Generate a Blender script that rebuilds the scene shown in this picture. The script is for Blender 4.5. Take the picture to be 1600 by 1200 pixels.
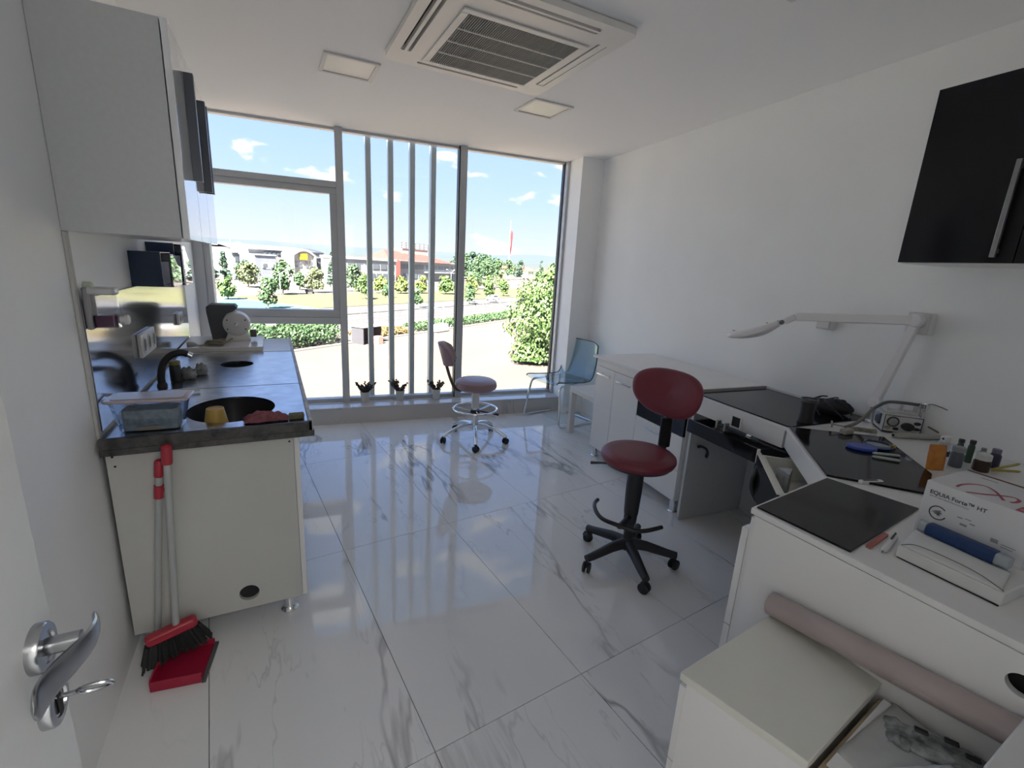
import bpy, bmesh, math, random
from mathutils import Vector, Matrix, noise as mnoise
random.seed(7)
for o in list(bpy.data.objects): bpy.data.objects.remove(o)
S = bpy.context.scene
COL = S.collection
PI = math.pi

# ------------------------------------------------------------------ camera, sky, sun, exposure
def rot_cam(yaw, pitch, roll):
    f = Vector((math.sin(yaw)*math.cos(pitch), math.cos(yaw)*math.cos(pitch), math.sin(pitch)))
    r = Vector((math.cos(yaw), -math.sin(yaw), 0)); u = r.cross(f)
    r2 = r*math.cos(roll)+u*math.sin(roll); u2 = r2.cross(f)
    return Matrix((r2, u2, -f)).transposed()
cam = bpy.data.objects.new('camera', bpy.data.cameras.new('camera')); COL.objects.link(cam)
cam.data.sensor_width = 36; cam.data.lens = 728.5/1600*36; cam.data.clip_start = .02; cam.data.clip_end = 6000
cam.matrix_world = Matrix.Translation((0, 0, 1.4925)) @ rot_cam(.4807, -.2436, .0566).to_4x4()
S.camera = cam
S.view_settings.view_transform = 'Standard'; S.view_settings.look = 'None'
S.view_settings.gamma = 1; S.view_settings.use_curve_mapping = False
S.view_settings.exposure = 2.65
S.cycles.diffuse_bounces = 8; S.cycles.max_bounces = 16; S.cycles.transparent_max_bounces = 16
SKY_STRENGTH = 0.212
CLOUD_SEED = 5.7
SUN_STRENGTH = 11.5

W = bpy.data.worlds.new('sky'); S.world = W; W.use_nodes = True
def sky_nodes():
    n = W.node_tree.nodes; l = W.node_tree.links; n.clear()
    tc = n.new('ShaderNodeTexCoord'); sep = n.new('ShaderNodeSeparateXYZ'); l.new(tc.outputs['Generated'], sep.inputs[0])
    ramp = n.new('ShaderNodeValToRGB'); cr = ramp.color_ramp
    cr.elements[0].position = 0.0; cr.elements[0].color = (.62, .60, .55, 1)
    cr.elements[1].position = 1.0; cr.elements[1].color = (.16, .36, .82, 1)
    for p, c in ((.49, (.62, .60, .55, 1)), (.505, (.80, .84, .92, 1)), (.56, (.55, .73, 1.08, 1)), (.68, (.30, .52, 1.14, 1)), (.82, (.22, .48, .92, 1))):
        e = cr.elements.new(p); e.color = c
    mr = n.new('ShaderNodeMapRange'); mr.inputs[1].default_value = -1; mr.inputs[2].default_value = 1
    l.new(sep.outputs[2], mr.inputs[0]); l.new(mr.outputs[0], ramp.inputs[0])
    # small cumulus puffs: noise on the view direction, flattened vertically
    cb = n.new('ShaderNodeMapping'); cb.inputs['Scale'].default_value = (1, 1, 2.3); cb.inputs['Location'].default_value = (CLOUD_SEED, 0, .0)
    l.new(tc.outputs['Generated'], cb.inputs['Vector'])
    nz = n.new('ShaderNodeTexNoise'); nz.inputs['Scale'].default_value = 7.0; nz.inputs['Detail'].default_value = 6; nz.inputs['Roughness'].default_value = .5
    l.new(cb.outputs[0], nz.inputs['Vector'])
    cm = n.new('ShaderNodeMapRange'); cm.interpolation_type = 'SMOOTHSTEP'
    cm.inputs[1].default_value = .585; cm.inputs[2].default_value = .645; cm.inputs[4].default_value = .97
    l.new(nz.outputs['Fac'], cm.inputs[0])
    mix = n.new('ShaderNodeMixRGB'); mix.inputs[2].default_value = (1.05, 1.04, 1.04, 1)
    l.new(cm.outputs[0], mix.inputs[0]); l.new(ramp.outputs[0], mix.inputs[1])
    bg = n.new('ShaderNodeBackground'); bg.inputs[1].default_value = SKY_STRENGTH
    l.new(mix.outputs[0], bg.inputs[0]); out = n.new('ShaderNodeOutputWorld'); l.new(bg.outputs[0], out.inputs[0])
sky_nodes()
sun = bpy.data.objects.new('sun', bpy.data.lights.new('sun', 'SUN')); COL.objects.link(sun)
sun.data.energy = SUN_STRENGTH; sun.data.angle = math.radians(1.5); sun.data.color = (1, .99, .975)
sun.rotation_euler = Vector((.45, .50, -.74)).to_track_quat('-Z', 'Y').to_euler()

# ------------------------------------------------------------------ materials
MATS = {}
def mat(name, col, rough=.5, metal=0., noise=None, bump=None, spec=None, trans=0., alpha=None, coat=0., ior=None):
    if name in MATS: return MATS[name]
    m = bpy.data.materials.new(name); m.use_nodes = True
    nt = m.node_tree; b = nt.nodes['Principled BSDF']
    b.inputs['Base Color'].default_value = (*col, 1); b.inputs['Roughness'].default_value = rough; b.inputs['Metallic'].default_value = metal
    if spec is not None: b.inputs['Specular IOR Level'].default_value = spec
    if trans: b.inputs['Transmission Weight'].default_value = trans
    if coat: b.inputs['Coat Weight'].default_value = coat; b.inputs['Coat Roughness'].default_value = .03
    if ior: b.inputs['IOR'].default_value = ior
    tc = nt.nodes.new('ShaderNodeTexCoord')
    if noise:
        sc, amt = noise[0], noise[1]
        nz = nt.nodes.new('ShaderNodeTexNoise'); nz.inputs['Scale'].default_value = sc; nz.inputs['Detail'].default_value = 5
        nt.links.new(tc.outputs['Object'], nz.inputs['Vector'])
        mr = nt.nodes.new('ShaderNodeMapRange'); mr.inputs[1].default_value = .3; mr.inputs[2].default_value = .7
        nt.links.new(nz.outputs['Fac'], mr.inputs[0])
        mx = nt.nodes.new('ShaderNodeMixRGB'); c2 = noise[2] if len(noise) > 2 else tuple(c*(1-amt) for c in col)
        mx.inputs[1].default_value = (*col, 1); mx.inputs[2].default_value = (*c2, 1)
        nt.links.new(mr.outputs[0], mx.inputs[0]); nt.links.new(mx.outputs[0], b.inputs['Base Color'])
    if bump:
        nb = nt.nodes.new('ShaderNodeTexNoise'); nb.inputs['Scale'].default_value = bump[0]; nb.inputs['Detail'].default_value = 3
        nt.links.new(tc.outputs['Object'], nb.inputs['Vector'])
        bp = nt.nodes.new('ShaderNodeBump'); bp.inputs['Strength'].default_value = bump[1]; bp.inputs['Distance'].default_value = .004
        nt.links.new(nb.outputs['Fac'], bp.inputs['Height']); nt.links.new(bp.outputs[0], b.inputs['Normal'])
    MATS[name] = m
    return m

def marble(name, base, rough, vein=(.2, .2, .21), amount=1.):
    m = bpy.data.materials.new(name); m.use_nodes = True; nt = m.node_tree; n = nt.nodes; l = nt.links
    b = n['Principled BSDF']; b.inputs['Roughness'].default_value = rough
    tc = n.new('ShaderNodeTexCoord'); oi = n.new('ShaderNodeObjectInfo')
    off = n.new('ShaderNodeVectorMath'); off.operation = 'SCALE'; off.inputs[0].default_value = (37, 61, 13); l.new(oi.outputs['Random'], off.inputs['Scale'])
    mp = n.new('ShaderNodeMapping'); mp.inputs['Rotation'].default_value = (0, 0, math.radians(-38)); mp.inputs['Scale'].default_value = (2.6, .62, 1)
    l.new(tc.outputs['Object'], mp.inputs['Vector'])
    ad = n.new('ShaderNodeVectorMath'); ad.operation = 'ADD'; l.new(mp.outputs[0], ad.inputs[0]); l.new(off.outputs[0], ad.inputs[1])
    def vein_at(scale, width, k):
        nz = n.new('ShaderNodeTexNoise'); nz.inputs['Scale'].default_value = scale; nz.inputs['Detail'].default_value = 4.5; nz.inputs['Roughness'].default_value = .58
        nz.inputs['Distortion'].default_value = .35
        v2 = n.new('ShaderNodeVectorMath'); v2.operation = 'ADD'; v2.inputs[1].default_value = (k, k*2, k*3); l.new(ad.outputs[0], v2.inputs[0]); l.new(v2.outputs[0], nz.inputs['Vector'])
        s = n.new('ShaderNodeMath'); s.operation = 'SUBTRACT'; s.inputs[1].default_value = .5; l.new(nz.outputs['Fac'], s.inputs[0])
        a = n.new('ShaderNodeMath'); a.operation = 'ABSOLUTE'; l.new(s.outputs[0], a.inputs[0])
        mr = n.new('ShaderNodeMapRange'); mr.inputs[1].default_value = 0; mr.inputs[2].default_value = width; mr.inputs[3].default_value = 1; mr.inputs[4].default_value = 0
        l.new(a.outputs[0], mr.inputs[0]); return mr.outputs[0]
    def mul(a, bb):
        x = n.new('ShaderNodeMath'); x.operation = 'MULTIPLY'; l.new(a, x.inputs[0])
        if isinstance(bb, float): x.inputs[1].default_value = bb
        else: l.new(bb, x.inputs[1])
        return x.outputs[0]
    mk = n.new('ShaderNodeTexNoise'); mk.inputs['Scale'].default_value = 1.3; l.new(ad.outputs[0], mk.inputs['Vector'])
    mm = n.new('ShaderNodeMapRange'); mm.inputs[1].default_value = .46; mm.inputs[2].default_value = .64; l.new(mk.outputs['Fac'], mm.inputs[0])
    v1 = mul(vein_at(.8, .02, 0), mm.outputs[0]); v2 = mul(mul(vein_at(1.9, .012, 5), mm.outputs[0]), .5)
    sm = n.new('ShaderNodeMath'); sm.operation = 'MAXIMUM'; l.new(v1, sm.inputs[0]); l.new(v2, sm.inputs[1])
    cl = n.new('ShaderNodeTexNoise'); cl.inputs['Scale'].default_value = .9; cl.inputs['Detail'].default_value = 3; l.new(ad.outputs[0], cl.inputs['Vector'])
    mx0 = n.new('ShaderNodeMixRGB'); mx0.inputs[1].default_value = (*base, 1); mx0.inputs[2].default_value = (*[c*.84 for c in base], 1); l.new(cl.outputs['Fac'], mx0.inputs[0])
    mx = n.new('ShaderNodeMixRGB'); l.new(mul(sm.outputs[0], .8*amount), mx.inputs[0]); l.new(mx0.outputs[0], mx.inputs[1]); mx.inputs[2].default_value = (*vein, 1)
    l.new(mx.outputs[0], b.inputs['Base Color'])
    return m

def thin_fresnel(n, l, ior):
    # same reflectance on entering and leaving a thin pane (no total reflection on the way out)
    fr = n.new('ShaderNodeFresnel'); ge = n.new('ShaderNodeNewGeometry'); mr = n.new('ShaderNodeMapRange')
    mr.inputs[3].default_value = ior; mr.inputs[4].default_value = 1/ior
    l.new(ge.outputs['Backfacing'], mr.inputs[0]); l.new(mr.outputs[0], fr.inputs[0]); return fr
def glass(name, tint=(.99, .995, .99), refl=.8):
    m = bpy.data.materials.new(name); m.use_nodes = True; nt = m.node_tree; n = nt.nodes; l = nt.links
    n.remove(n['Principled BSDF'])
    t = n.new('ShaderNodeBsdfTransparent'); t.inputs[0].default_value = (*tint, 1)
    g = n.new('ShaderNodeBsdfGlossy'); g.inputs['Roughness'].default_value = .02
    fr = thin_fresnel(n, l, 1.45)
    k = n.new('ShaderNodeMath'); k.operation = 'MULTIPLY'; k.inputs[1].default_value = refl; l.new(fr.outputs[0], k.inputs[0])
    mx = n.new('ShaderNodeMixShader'); l.new(k.outputs[0], mx.inputs[0]); l.new(t.outputs[0], mx.inputs[1]); l.new(g.outputs[0], mx.inputs[2])
    l.new(mx.outputs[0], n['Material Output'].inputs[0])
    return m

M_WALL = mat('wall_paint', (.915, .92, .92), .6, noise=(3, .03), bump=(180, .08))
M_CEIL = mat('ceiling_paint', (.92, .925, .925), .8)
M_TILE = marble('marble_tile', (.845, .845, .845), .04)
M_SILL = marble('sill_stone', (.62, .60, .58), .08, amount=.5)
M_GROUT = mat('grout', (.10, .10, .10), .8)
M_ALU = mat('window_aluminium', (.52, .53, .545), .42, .35)
M_FIN = mat('fin_aluminium', (.50, .55, .57), .45, .3)
M_GLASS = glass('window_glass')
M_WHITE = mat('white_melamine', (.80, .79, .775), .28, noise=(2.5, .03))
M_GREYPANEL = mat('grey_melamine', (.58, .59, .60), .4, noise=(60, .05))
M_GLOSS = mat('white_gloss', (.82, .83, .85), .06, coat=.6)
M_WTOP = mat('cream_worktop', (.82, .80, .77), .3, noise=(9, .05))
M_BLACKGLASS = mat('black_glass', (.009, .009, .010), .10, spec=.22)
M_BLACKGLOSS = mat('black_gloss', (.010, .010, .012), .10, spec=.3)
M_BLACK = mat('black_plastic', (.022, .022, .024), .45)
M_DARK = mat('dark_inside', (.02, .02, .02), .8)
M_CHROME = mat('chrome', (.78, .79, .80), .12, 1.)
M_STEEL = mat('brushed_steel', (.55, .56, .58), .24, 1., noise=(18, .35))
M_SPLASH = mat('splash_steel', (.42, .43, .45), .10, 1.)
M_GRIME = mat('grimy_stone_edge', (.016, .016, .017), .5, noise=(34, .0, (.085, .08, .075)), bump=(60, .3))
M_RED = mat('red_plastic', (.42, .03, .05), .35)
M_MAROON = mat('maroon_leatherette', (.165, .022, .035), .42, bump=(300, .12))
M_MAUVE = mat('mauve_leatherette', (.30, .20, .22), .38, bump=(300, .1))
M_PLASTICW = mat('white_plastic', (.72, .71, .70), .35)
M_PAPER = mat('white_paper', (.80, .80, .81), .7)
M_CARDW = mat('white_carton', (.72, .72, .70), .6, noise=(12, .06))
M_CARDB = mat('brown_carton', (.42, .33, .22), .8)

# ------------------------------------------------------------------ mesh helpers
class MB:
    def __init__(s): s.v = []; s.f = []; s.x = None
    def add(s, vs, fs):
        k = len(s.v)
        s.v += [tuple(s.x @ Vector(p)) if s.x is not None else tuple(p) for p in vs]
        s.f += [tuple(i+k for i in f) for f in fs]; return s
    def box(s, x0, x1, y0, y1, z0, z1):
        vs = [(x, y, z) for z in (z0, z1) for y in (y0, y1) for x in (x0, x1)]
        return s.add(vs, [(0, 2, 3, 1), (4, 5, 7, 6), (0, 1, 5, 4), (2, 6, 7, 3), (0, 4, 6, 2), (1, 3, 7, 5)])
    def prism(s, poly, z0, z1):
        a = sum(poly[i][0]*poly[(i+1) % len(poly)][1]-poly[(i+1) % len(poly)][0]*poly[i][1] for i in range(len(poly)))
        if a < 0: poly = poly[::-1]
        n = len(poly)
        vs = [(p[0], p[1], z0) for p in poly]+[(p[0], p[1], z1) for p in poly]
        return s.add(vs, [tuple(range(n))[::-1], tuple(range(n, 2*n))]+[(i, (i+1) % n, n+(i+1) % n, n+i) for i in range(n)])
    def lathe(s, prof, n=24, c=(0, 0, 0), cap=True):
        vs = []; fs = []
        for r, z in prof:
            for i in range(n):
                a = 2*PI*i/n; vs.append((c[0]+r*math.cos(a), c[1]+r*math.sin(a), c[2]+z))
        for j in range(len(prof)-1):
            for i in range(n):
                k = (i+1) % n; fs.append((j*n+i, j*n+k, (j+1)*n+k, (j+1)*n+i))
        if cap:
            fs.append(tuple(range(n))[::-1]); fs.append(tuple(range((len(prof)-1)*n, len(prof)*n)))
        return s.add(vs, fs)
    def cyl(s, p0, p1, r0, r1=None, n=16):
        return s.tube([p0, p1], r0, n, radii=[r0, r0 if r1 is None else r1])
    def tube(s, path, r, n=10, closed=False, radii=None, flat=None):
        P = [Vector(p) for p in path]; m = len(P); vs = []; fs = []; prev = None
        for i in range(m):
            if closed: t = (P[(i+1) % m]-P[i-1]).normalized()
            else: t = (P[min(i+1, m-1)]-P[max(i-1, 0)]).normalized()
            if prev is None:
                up = Vector((0, 0, 1)) if abs(t.z) < .9 else Vector((1, 0, 0))
                u = t.cross(up).normalized()
            else: u = (prev-t*prev.dot(t)).normalized()
            prev = u; w = u.cross(t); rr = radii[i] if radii else r
            for k in range(n):
                a = 2*PI*k/n; q = P[i]+u*rr*math.cos(a)*(flat or 1)+w*rr*math.sin(a); vs.append(q)
        for i in range(m if closed else m-1):
            for k in range(n):
                j = (i+1) % m; kk = (k+1) % n; fs.append((i*n+k, j*n+k, j*n+kk, i*n+kk))
        if not closed: fs.append(tuple(range(n))); fs.append(tuple(range((m-1)*n, m*n))[::-1])
        return s.add(vs, fs)
    def ball(s, c, r, n=16, m=10):
        if not isinstance(r, (tuple, list)): r = (r, r, r)
        vs = [(c[0], c[1], c[2]-r[2])]; fs = []
        for j in range(1, m):
            p = -PI/2+PI*j/m
            for i in range(n):
                a = 2*PI*i/n; vs.append((c[0]+r[0]*math.cos(p)*math.cos(a), c[1]+r[1]*math.cos(p)*math.sin(a), c[2]+r[2]*math.sin(p)))
        vs.append((c[0], c[1], c[2]+r[2])); t = len(vs)-1
        for i in range(n):
            k = (i+1) % n; fs.append((0, 1+k, 1+i)); fs.append((t, 1+(m-2)*n+i, 1+(m-2)*n+k))
            for j in range(m-2): fs.append((1+j*n+i, 1+j*n+k, 1+(j+1)*n+k, 1+(j+1)*n+i))
        return s.add(vs, fs)
    def grid(s, fn, nu, nv, thick=0., closed_u=False):
        vs = [fn(i/nu, j/nv) for j in range(nv+1) for i in range(nu+1)]
        fs = [(j*(nu+1)+i, j*(nu+1)+i+1, (j+1)*(nu+1)+i+1, (j+1)*(nu+1)+i) for j in range(nv) for i in range(nu)]
        return s.add(vs, fs)
    def build(s, name, m, parent=None, bevel=0., smooth=True, loc=None, rz=0., solid=0., sub=0, ang=.6):
        me = bpy.data.meshes.new(name); me.from_pydata(s.v, [], s.f); me.update()
        bm = bmesh.new(); bm.from_mesh(me); bmesh.ops.recalc_face_normals(bm, faces=bm.faces); bm.to_mesh(me); bm.free()
        return link(name, me, m, parent, bevel, smooth, loc, rz, solid, sub, ang)
def link(name, me, m, parent=None, bevel=0., smooth=True, loc=None, rz=0., solid=0., sub=0, ang=.6):
    if m is not None and not me.materials: me.materials.append(m)
    if smooth:
        for p in me.polygons: p.use_smooth = True
        me.set_sharp_from_angle(angle=ang)
    o = bpy.data.objects.new(name, me); COL.objects.link(o)
    if parent is not None: o.parent = parent
    if loc is not None: o.location = loc
    if rz: o.rotation_euler = (0, 0, rz)
    if solid: d = o.modifiers.new('solid', 'SOLIDIFY'); d.thickness = solid; d.offset = 0
    if bevel: d = o.modifiers.new('bevel', 'BEVEL'); d.width = bevel; d.segments = 2; d.limit_method = 'ANGLE'; d.angle_limit = .7
    if sub: d = o.modifiers.new('sub', 'SUBSURF'); d.levels = sub; d.render_levels = sub
    return o
def tag(o, label, cat, group=None, kind=None):
    o['label'] = label; o['category'] = cat
    if group: o['group'] = group
    if kind: o['kind'] = kind
    return o
def thing(name, label, cat, loc=(0, 0, 0), rz=0., group=None):
    o = bpy.data.objects.new(name, None); COL.objects.link(o); o.empty_display_size = .1
    o.location = loc; o.rotation_euler = (0, 0, rz)
    return tag(o, label, cat, group)
def struct(o): o['kind'] = 'structure'; return o
def dup(root, loc, rz=None, label=None):
    def cp(o, par):
        c = o.copy(); COL.objects.link(c); c.parent = par
        for ch in list(o.children): cp(ch, c)
        return c
    r = cp(root, None); r.location = loc
    if rz is not None: r.rotation_euler = (0, 0, rz)
    if label: r['label'] = label
    return r
def box(x0, x1, y0, y1, z0, z1): return MB().box(x0, x1, y0, y1, z0, z1)
def from_curve(cu):
    o = bpy.data.objects.new('tmp', cu); me = bpy.data.meshes.new_from_object(o); bpy.data.objects.remove(o); return me
def plate(outer, holes, z0, z1):
    """flat slab with real holes cut through it"""
    cu = bpy.data.curves.new('plate', 'CURVE'); cu.dimensions = '2D'; cu.fill_mode = 'BOTH'; cu.extrude = (z1-z0)/2
    for pl in [outer]+holes:
        sp = cu.splines.new('POLY'); sp.points.add(len(pl)-1); sp.use_cyclic_u = True
        for p, q in zip(sp.points, pl): p.co = (q[0], q[1], 0, 1)
    me = from_curve(cu); me.transform(Matrix.Translation((0, 0, (z0+z1)/2))); return me
def circle(cx, cy, rx, ry=None, n=40): return [(cx+rx*math.cos(2*PI*i/n), cy+(ry or rx)*math.sin(2*PI*i/n)) for i in range(n)]
def rrect(x0, x1, y0, y1, r, n=5):
    out = []
    for cx, cy, a0 in ((x1-r, y1-r, 0), (x0+r, y1-r, 90), (x0+r, y0+r, 180), (x1-r, y0+r, 270)):
        for i in range(n+1):
            a = math.radians(a0+90*i/n); out.append((cx+r*math.cos(a), cy+r*math.sin(a)))
    return out
def text_mesh(txt, size, extrude=.0004, align='LEFT'):
    cu = bpy.data.curves.new('text', 'FONT'); cu.body = txt; cu.size = size; cu.offset = size*.018; cu.extrude = extrude; cu.align_x = align
    return from_curve(cu)
def bez(pts, n=8):
    """smooth Catmull-Rom path through points"""
    P = [Vector(p) for p in pts]; out = []
    for i in range(len(P)-1):
        p0 = P[max(i-1, 0)]; p1 = P[i]; p2 = P[i+1]; p3 = P[min(i+2, len(P)-1)]
        for k in range(n):
            t = k/n; out.append(.5*((2*p1)+(p2-p0)*t+(2*p0-5*p1+4*p2-p3)*t*t+(-p0+3*p1-3*p2+p3)*t**3))
    out.append(P[-1]); return out
def fillet(pts, r, n=5):
    P = [Vector(p) for p in pts]; out = [P[0]]
    for i in range(1, len(P)-1):
        a = (P[i-1]-P[i]); b = (P[i+1]-P[i]); d = min(r, a.length*.45, b.length*.45)
        A = P[i]+a.normalized()*d; B = P[i]+b.normalized()*d
        for k in range(n+1):
            t = k/n; out.append(A*(1-t)**2+P[i]*2*t*(1-t)+B*t*t)
    out.append(P[-1]); return out

# local frames: R = along the right wall (p = out of the wall, q = along it), Wd = along the window
aR = .0831
def R2(p, q): return (2.632+p*math.cos(aR)+q*math.sin(aR), -p*math.sin(aR)+q*math.cos(aR))
def R3(p, q, z): return (*R2(p, q), z)
aW = .1035
def W2(p, q): return (p*math.cos(aW)+q*math.sin(aW), 4.636-p*math.sin(aW)+q*math.cos(aW))
def W3(p, q, z): return (*W2(p, q), z)
H = 2.555
XL = -.545
YN = -.30

# ------------------------------------------------------------------ room shell
struct(MB().prism([(-.75, -2.3), (3.4, -2.3), (3.4, 4.9), (-.75, 4.9)], -.25, -.006).build('floor', M_GROUT, smooth=False))
FLOOR = bpy.data.objects['floor']
def clip(poly, hs):
    for (px, py, nx, ny) in hs:
        out = []
        for i in range(len(poly)):
            a = poly[i]; b = poly[(i+1) % len(poly)]
            da = (a[0]-px)*nx+(a[1]-py)*ny; db = (b[0]-px)*nx+(b[1]-py)*ny
            if da >= 0: out.append(a)
            if (da >= 0) != (db >= 0):
                t = da/(da-db); out.append((a[0]+(b[0]-a[0])*t, a[1]+(b[1]-a[1])*t))
        poly = out
        if len(poly) < 3: return None
    return poly
wr0 = R2(0, 0); wq = W2(0, -.229)
HS = [(XL, 0, 1, 0), (0, -2.1, 0, 1), (wr0[0], wr0[1], -math.cos(aR), math.sin(aR)), (wq[0], wq[1], -math.sin(aW), -math.cos(aW))]
ct, st = math.cos(.093), math.sin(.093)
TX, TY = .6, 1.2118
for i in range(-4, 7):
    for j in range(-4, 5):
        g = .0013
        q = [(i*TX+g, j*TY+g), ((i+1)*TX-g, j*TY+g), ((i+1)*TX-g, (j+1)*TY-g), (i*TX+g, (j+1)*TY-g)]
        q = [(.3731+x*ct-y*st, 1.0961+x*st+y*ct) for x, y in q]
        q = clip(q, HS)
        if q:
            o = q[0]; MB().prism([(x-o[0], y-o[1]) for x, y in q], -.006, 0).build('tile', M_TILE, FLOOR, smooth=False, loc=(o[0], o[1], 0))
struct(MB().prism([(XL-.15, YN), (XL, YN), (XL, 4.72), (XL-.15, 4.72)], 0, 2.7).build('wall_left', M_WALL, smooth=False))
struct(MB().prism([R2(0, -.9), R2(.15, -.9), R2(.15, 4.39), R2(0, 4.39)], 0, 2.7).build('wall_right', M_WALL, smooth=False))
struct(MB().prism([R2(-.24, 4.02), R2(-.001, 4.02), R2(-.001, 4.36), R2(-.24, 4.36)], .0, H).build('wall_column', M_WALL, smooth=False))
struct(MB().prism([(-.75, -2.4), (3.4, -2.4), (3.4, W2(3.4, .02)[1]), (-.75, W2(-.75, .02)[1])], H, 2.7).build('ceiling', M_CEIL, smooth=False))
# near wall with the open doorway, and the corridor behind it
nw = MB().box(-.545, -.50, YN-.12, YN, 0, H).box(.42, 2.62, YN-.12, YN, 0, H).box(-.50, .42, YN-.12, YN, 2.1, H)
struct(nw.build('wall_near', M_WALL, smooth=False))
struct(box(-.75, 3.2, -2.25, -2.12, 0, H).build('wall_corridor', M_WALL, smooth=False))
struct(box(-.75, -.62, -2.12, YN-.12, 0, H).build('wall_corridor_end', M_WALL, smooth=False))
struct(box(2.75, 2.88, -2.12, -.92, 0, H).build('wall_corridor_side', M_WALL, smooth=False))

# window wall: riser, sill, frame members, panes, outside fins
ZS = .16
riser = MB().prism([W2(-.62, -.229), W2(2.95, -.229), W2(2.95, .06), W2(-.62, .06)], -.01, ZS-.018).build('wall_window', M_SILL, smooth=False)
struct(riser)
WIN = thing('window_1', 'x', 'x'); del WIN['label']; del WIN['category']; struct(WIN)
WIN.location = W3(0, 0, 0); WIN.rotation_euler = (0, 0, -aW)
box(-.60, 2.95, -.242, .05, ZS-.017, ZS).build('sill', M_SILL, WIN, bevel=.003)
def member(name, x0, x1, y0, y1, z0, z1, m=M_ALU): return box(x0, x1, y0, y1, z0, z1).build(name, m, WIN, bevel=.002)
member('mullion', .560, .622, -.075, .05, ZS, H)
member('mullion', 1.650, 1.712, -.075, .05, ZS, H)
member('side_frame', -.545, -.468, -.06, .05, ZS, H)
member('side_frame', 2.745, 2.84, -.08, .05, ZS, H)
member('side_bead', 2.735, 2.746, -.02, .03, ZS, H, M_BLACK)
member('side_bead', 1.640, 1.651, -.05, .03, ZS, H, M_BLACK)
for x0, x1 in ((-.468, .560), (.622, 1.650), (1.712, 2.745)):
    member('bottom_rail', x0, x1, -.025, .05, ZS, ZS+.03)
    member('top_rail', x0, x1, -.02, .05, H-.02, H)
member('transom', -.468, .560, -.06, .05, 2.075, 2.125)
member('transom', -.468, .560, -.06, .05, .905, .965)
for a in ((-.468, .560, 2.025, 2.075), (-.468, .560, .965, 1.03)): member('sash_rail', a[0], a[1], -.045, .04, a[2], a[3])
for a in ((-.468, -.42), (.505, .560)): member('sash_stile', a[0], a[1], -.045, .04, 1.03, 2.025)
box(-.02, .10, -.07, -.045, 1.02, 1.035).build('handle_bar', M_ALU, WIN, bevel=.003)
for x0, x1, z0, z1 in ((-.47, .56, 2.12, 2.54), (-.43, .51, 1.02, 2.03), (-.47, .56, .18, .91), (.62, 1.65, .18, 2.54), (1.71, 2.745, .18, 2.54)):
    box(x0, x1, .006, .012, z0, z1).build('pane', M_GLASS, WIN, smooth=False)
for k in range(4):
    x = .838+k*.1965
    box(x-.022, x+.024, .075, .175, -.4, 3.0).build('fin', M_FIN, WIN, bevel=.003)

# open door on the left with lever handle and key
dr = thing('door_1', 'x', 'x'); del dr['label']; del dr['category']; struct(dr)
dr.location = (-.274, .700, 0); dr.rotation_euler = (0, 0, math.radians(90))   # local +x runs from the hinge to the free edge
box(-.86, 0, 0, .04, .006, 2.08).build('leaf', mat('door_paint', (.74, .745, .74), .45, noise=(40, .02)), dr, bevel=.002)
HZ_ = 1.026
HXD = -.049
def rosette(z, parent):
    mb = MB(); mb.x = Matrix.Translation((HXD, 0, z)) @ Matrix.Rotation(PI/2, 4, 'X')
    mb.lathe([(.029, 0), (.029, .009), (.0275, .0115), (.019, .0122), (.018, .0095), (.0, .0095)], 36)
    return mb
h = rosette(HZ_, dr).build('handle', M_STEEL, dr)
MB().cyl((HXD, -.008, HZ_), (HXD, -.042, HZ_), .0105, n=20).build('spindle', M_STEEL, h)
def lever(u, v):
    # S-shaped flat lever; u along it from the free-edge side to the hinge side
    x = HXD+.036-.125*u; y = -.044-.010*math.sin(u*PI*1.7+.2)+.012*u*u
    half = (.0085+.0125*math.sin(min(1, u*1.15)*PI/2))*(1-.5*max(0, (u-.86)/.14)**2); z = HZ_+half*math.cos(v*2*PI)+.004*(1-u)**2-.016*u*u
    e = min(1, u/.04, (1-u)/.05)**.5; zc = HZ_+.004*(1-u)**2-.016*u*u
    return (x, y-.0038*e*math.sin(v*2*PI), zc+(z-zc)*e)
MB().grid(lever, 30, 14).build('lever', M_STEEL, h)
k = rosette(HZ_-.080, dr).build('keyhole_plate', M_STEEL, dr)
box(HXD-.0035, HXD+.0035, -.0125, -.0105, HZ_-.097, HZ_-.068).build('keyhole', M_DARK, k)
MB().cyl((HXD, -.008, HZ_-.074), (HXD, -.030, HZ_-.074), .003, n=10).build('key_shaft', M_STEEL, k)
mb = MB(); mb.x = Matrix.Translation((HXD, -.046, HZ_-.074)) @ Matrix.Rotation(math.radians(62), 4, 'Y')
mb.tube([(.009*math.cos(a*PI/8), .017*math.sin(a*PI/8), 0) for a in range(16)], .0026, 8, closed=True)
mb.build('key_bow', M_STEEL, k)
# added fill light in the unseen corridor behind the camera
lp = bpy.data.objects.new('corridor_light', bpy.data.lights.new('corridor_light', 'AREA')); COL.objects.link(lp)
lp.location = (.6, -1.2, H-.03); lp.data.size = .6; lp.data.energy = 4.5; lp.data.color = (1, .97, .92)

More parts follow.
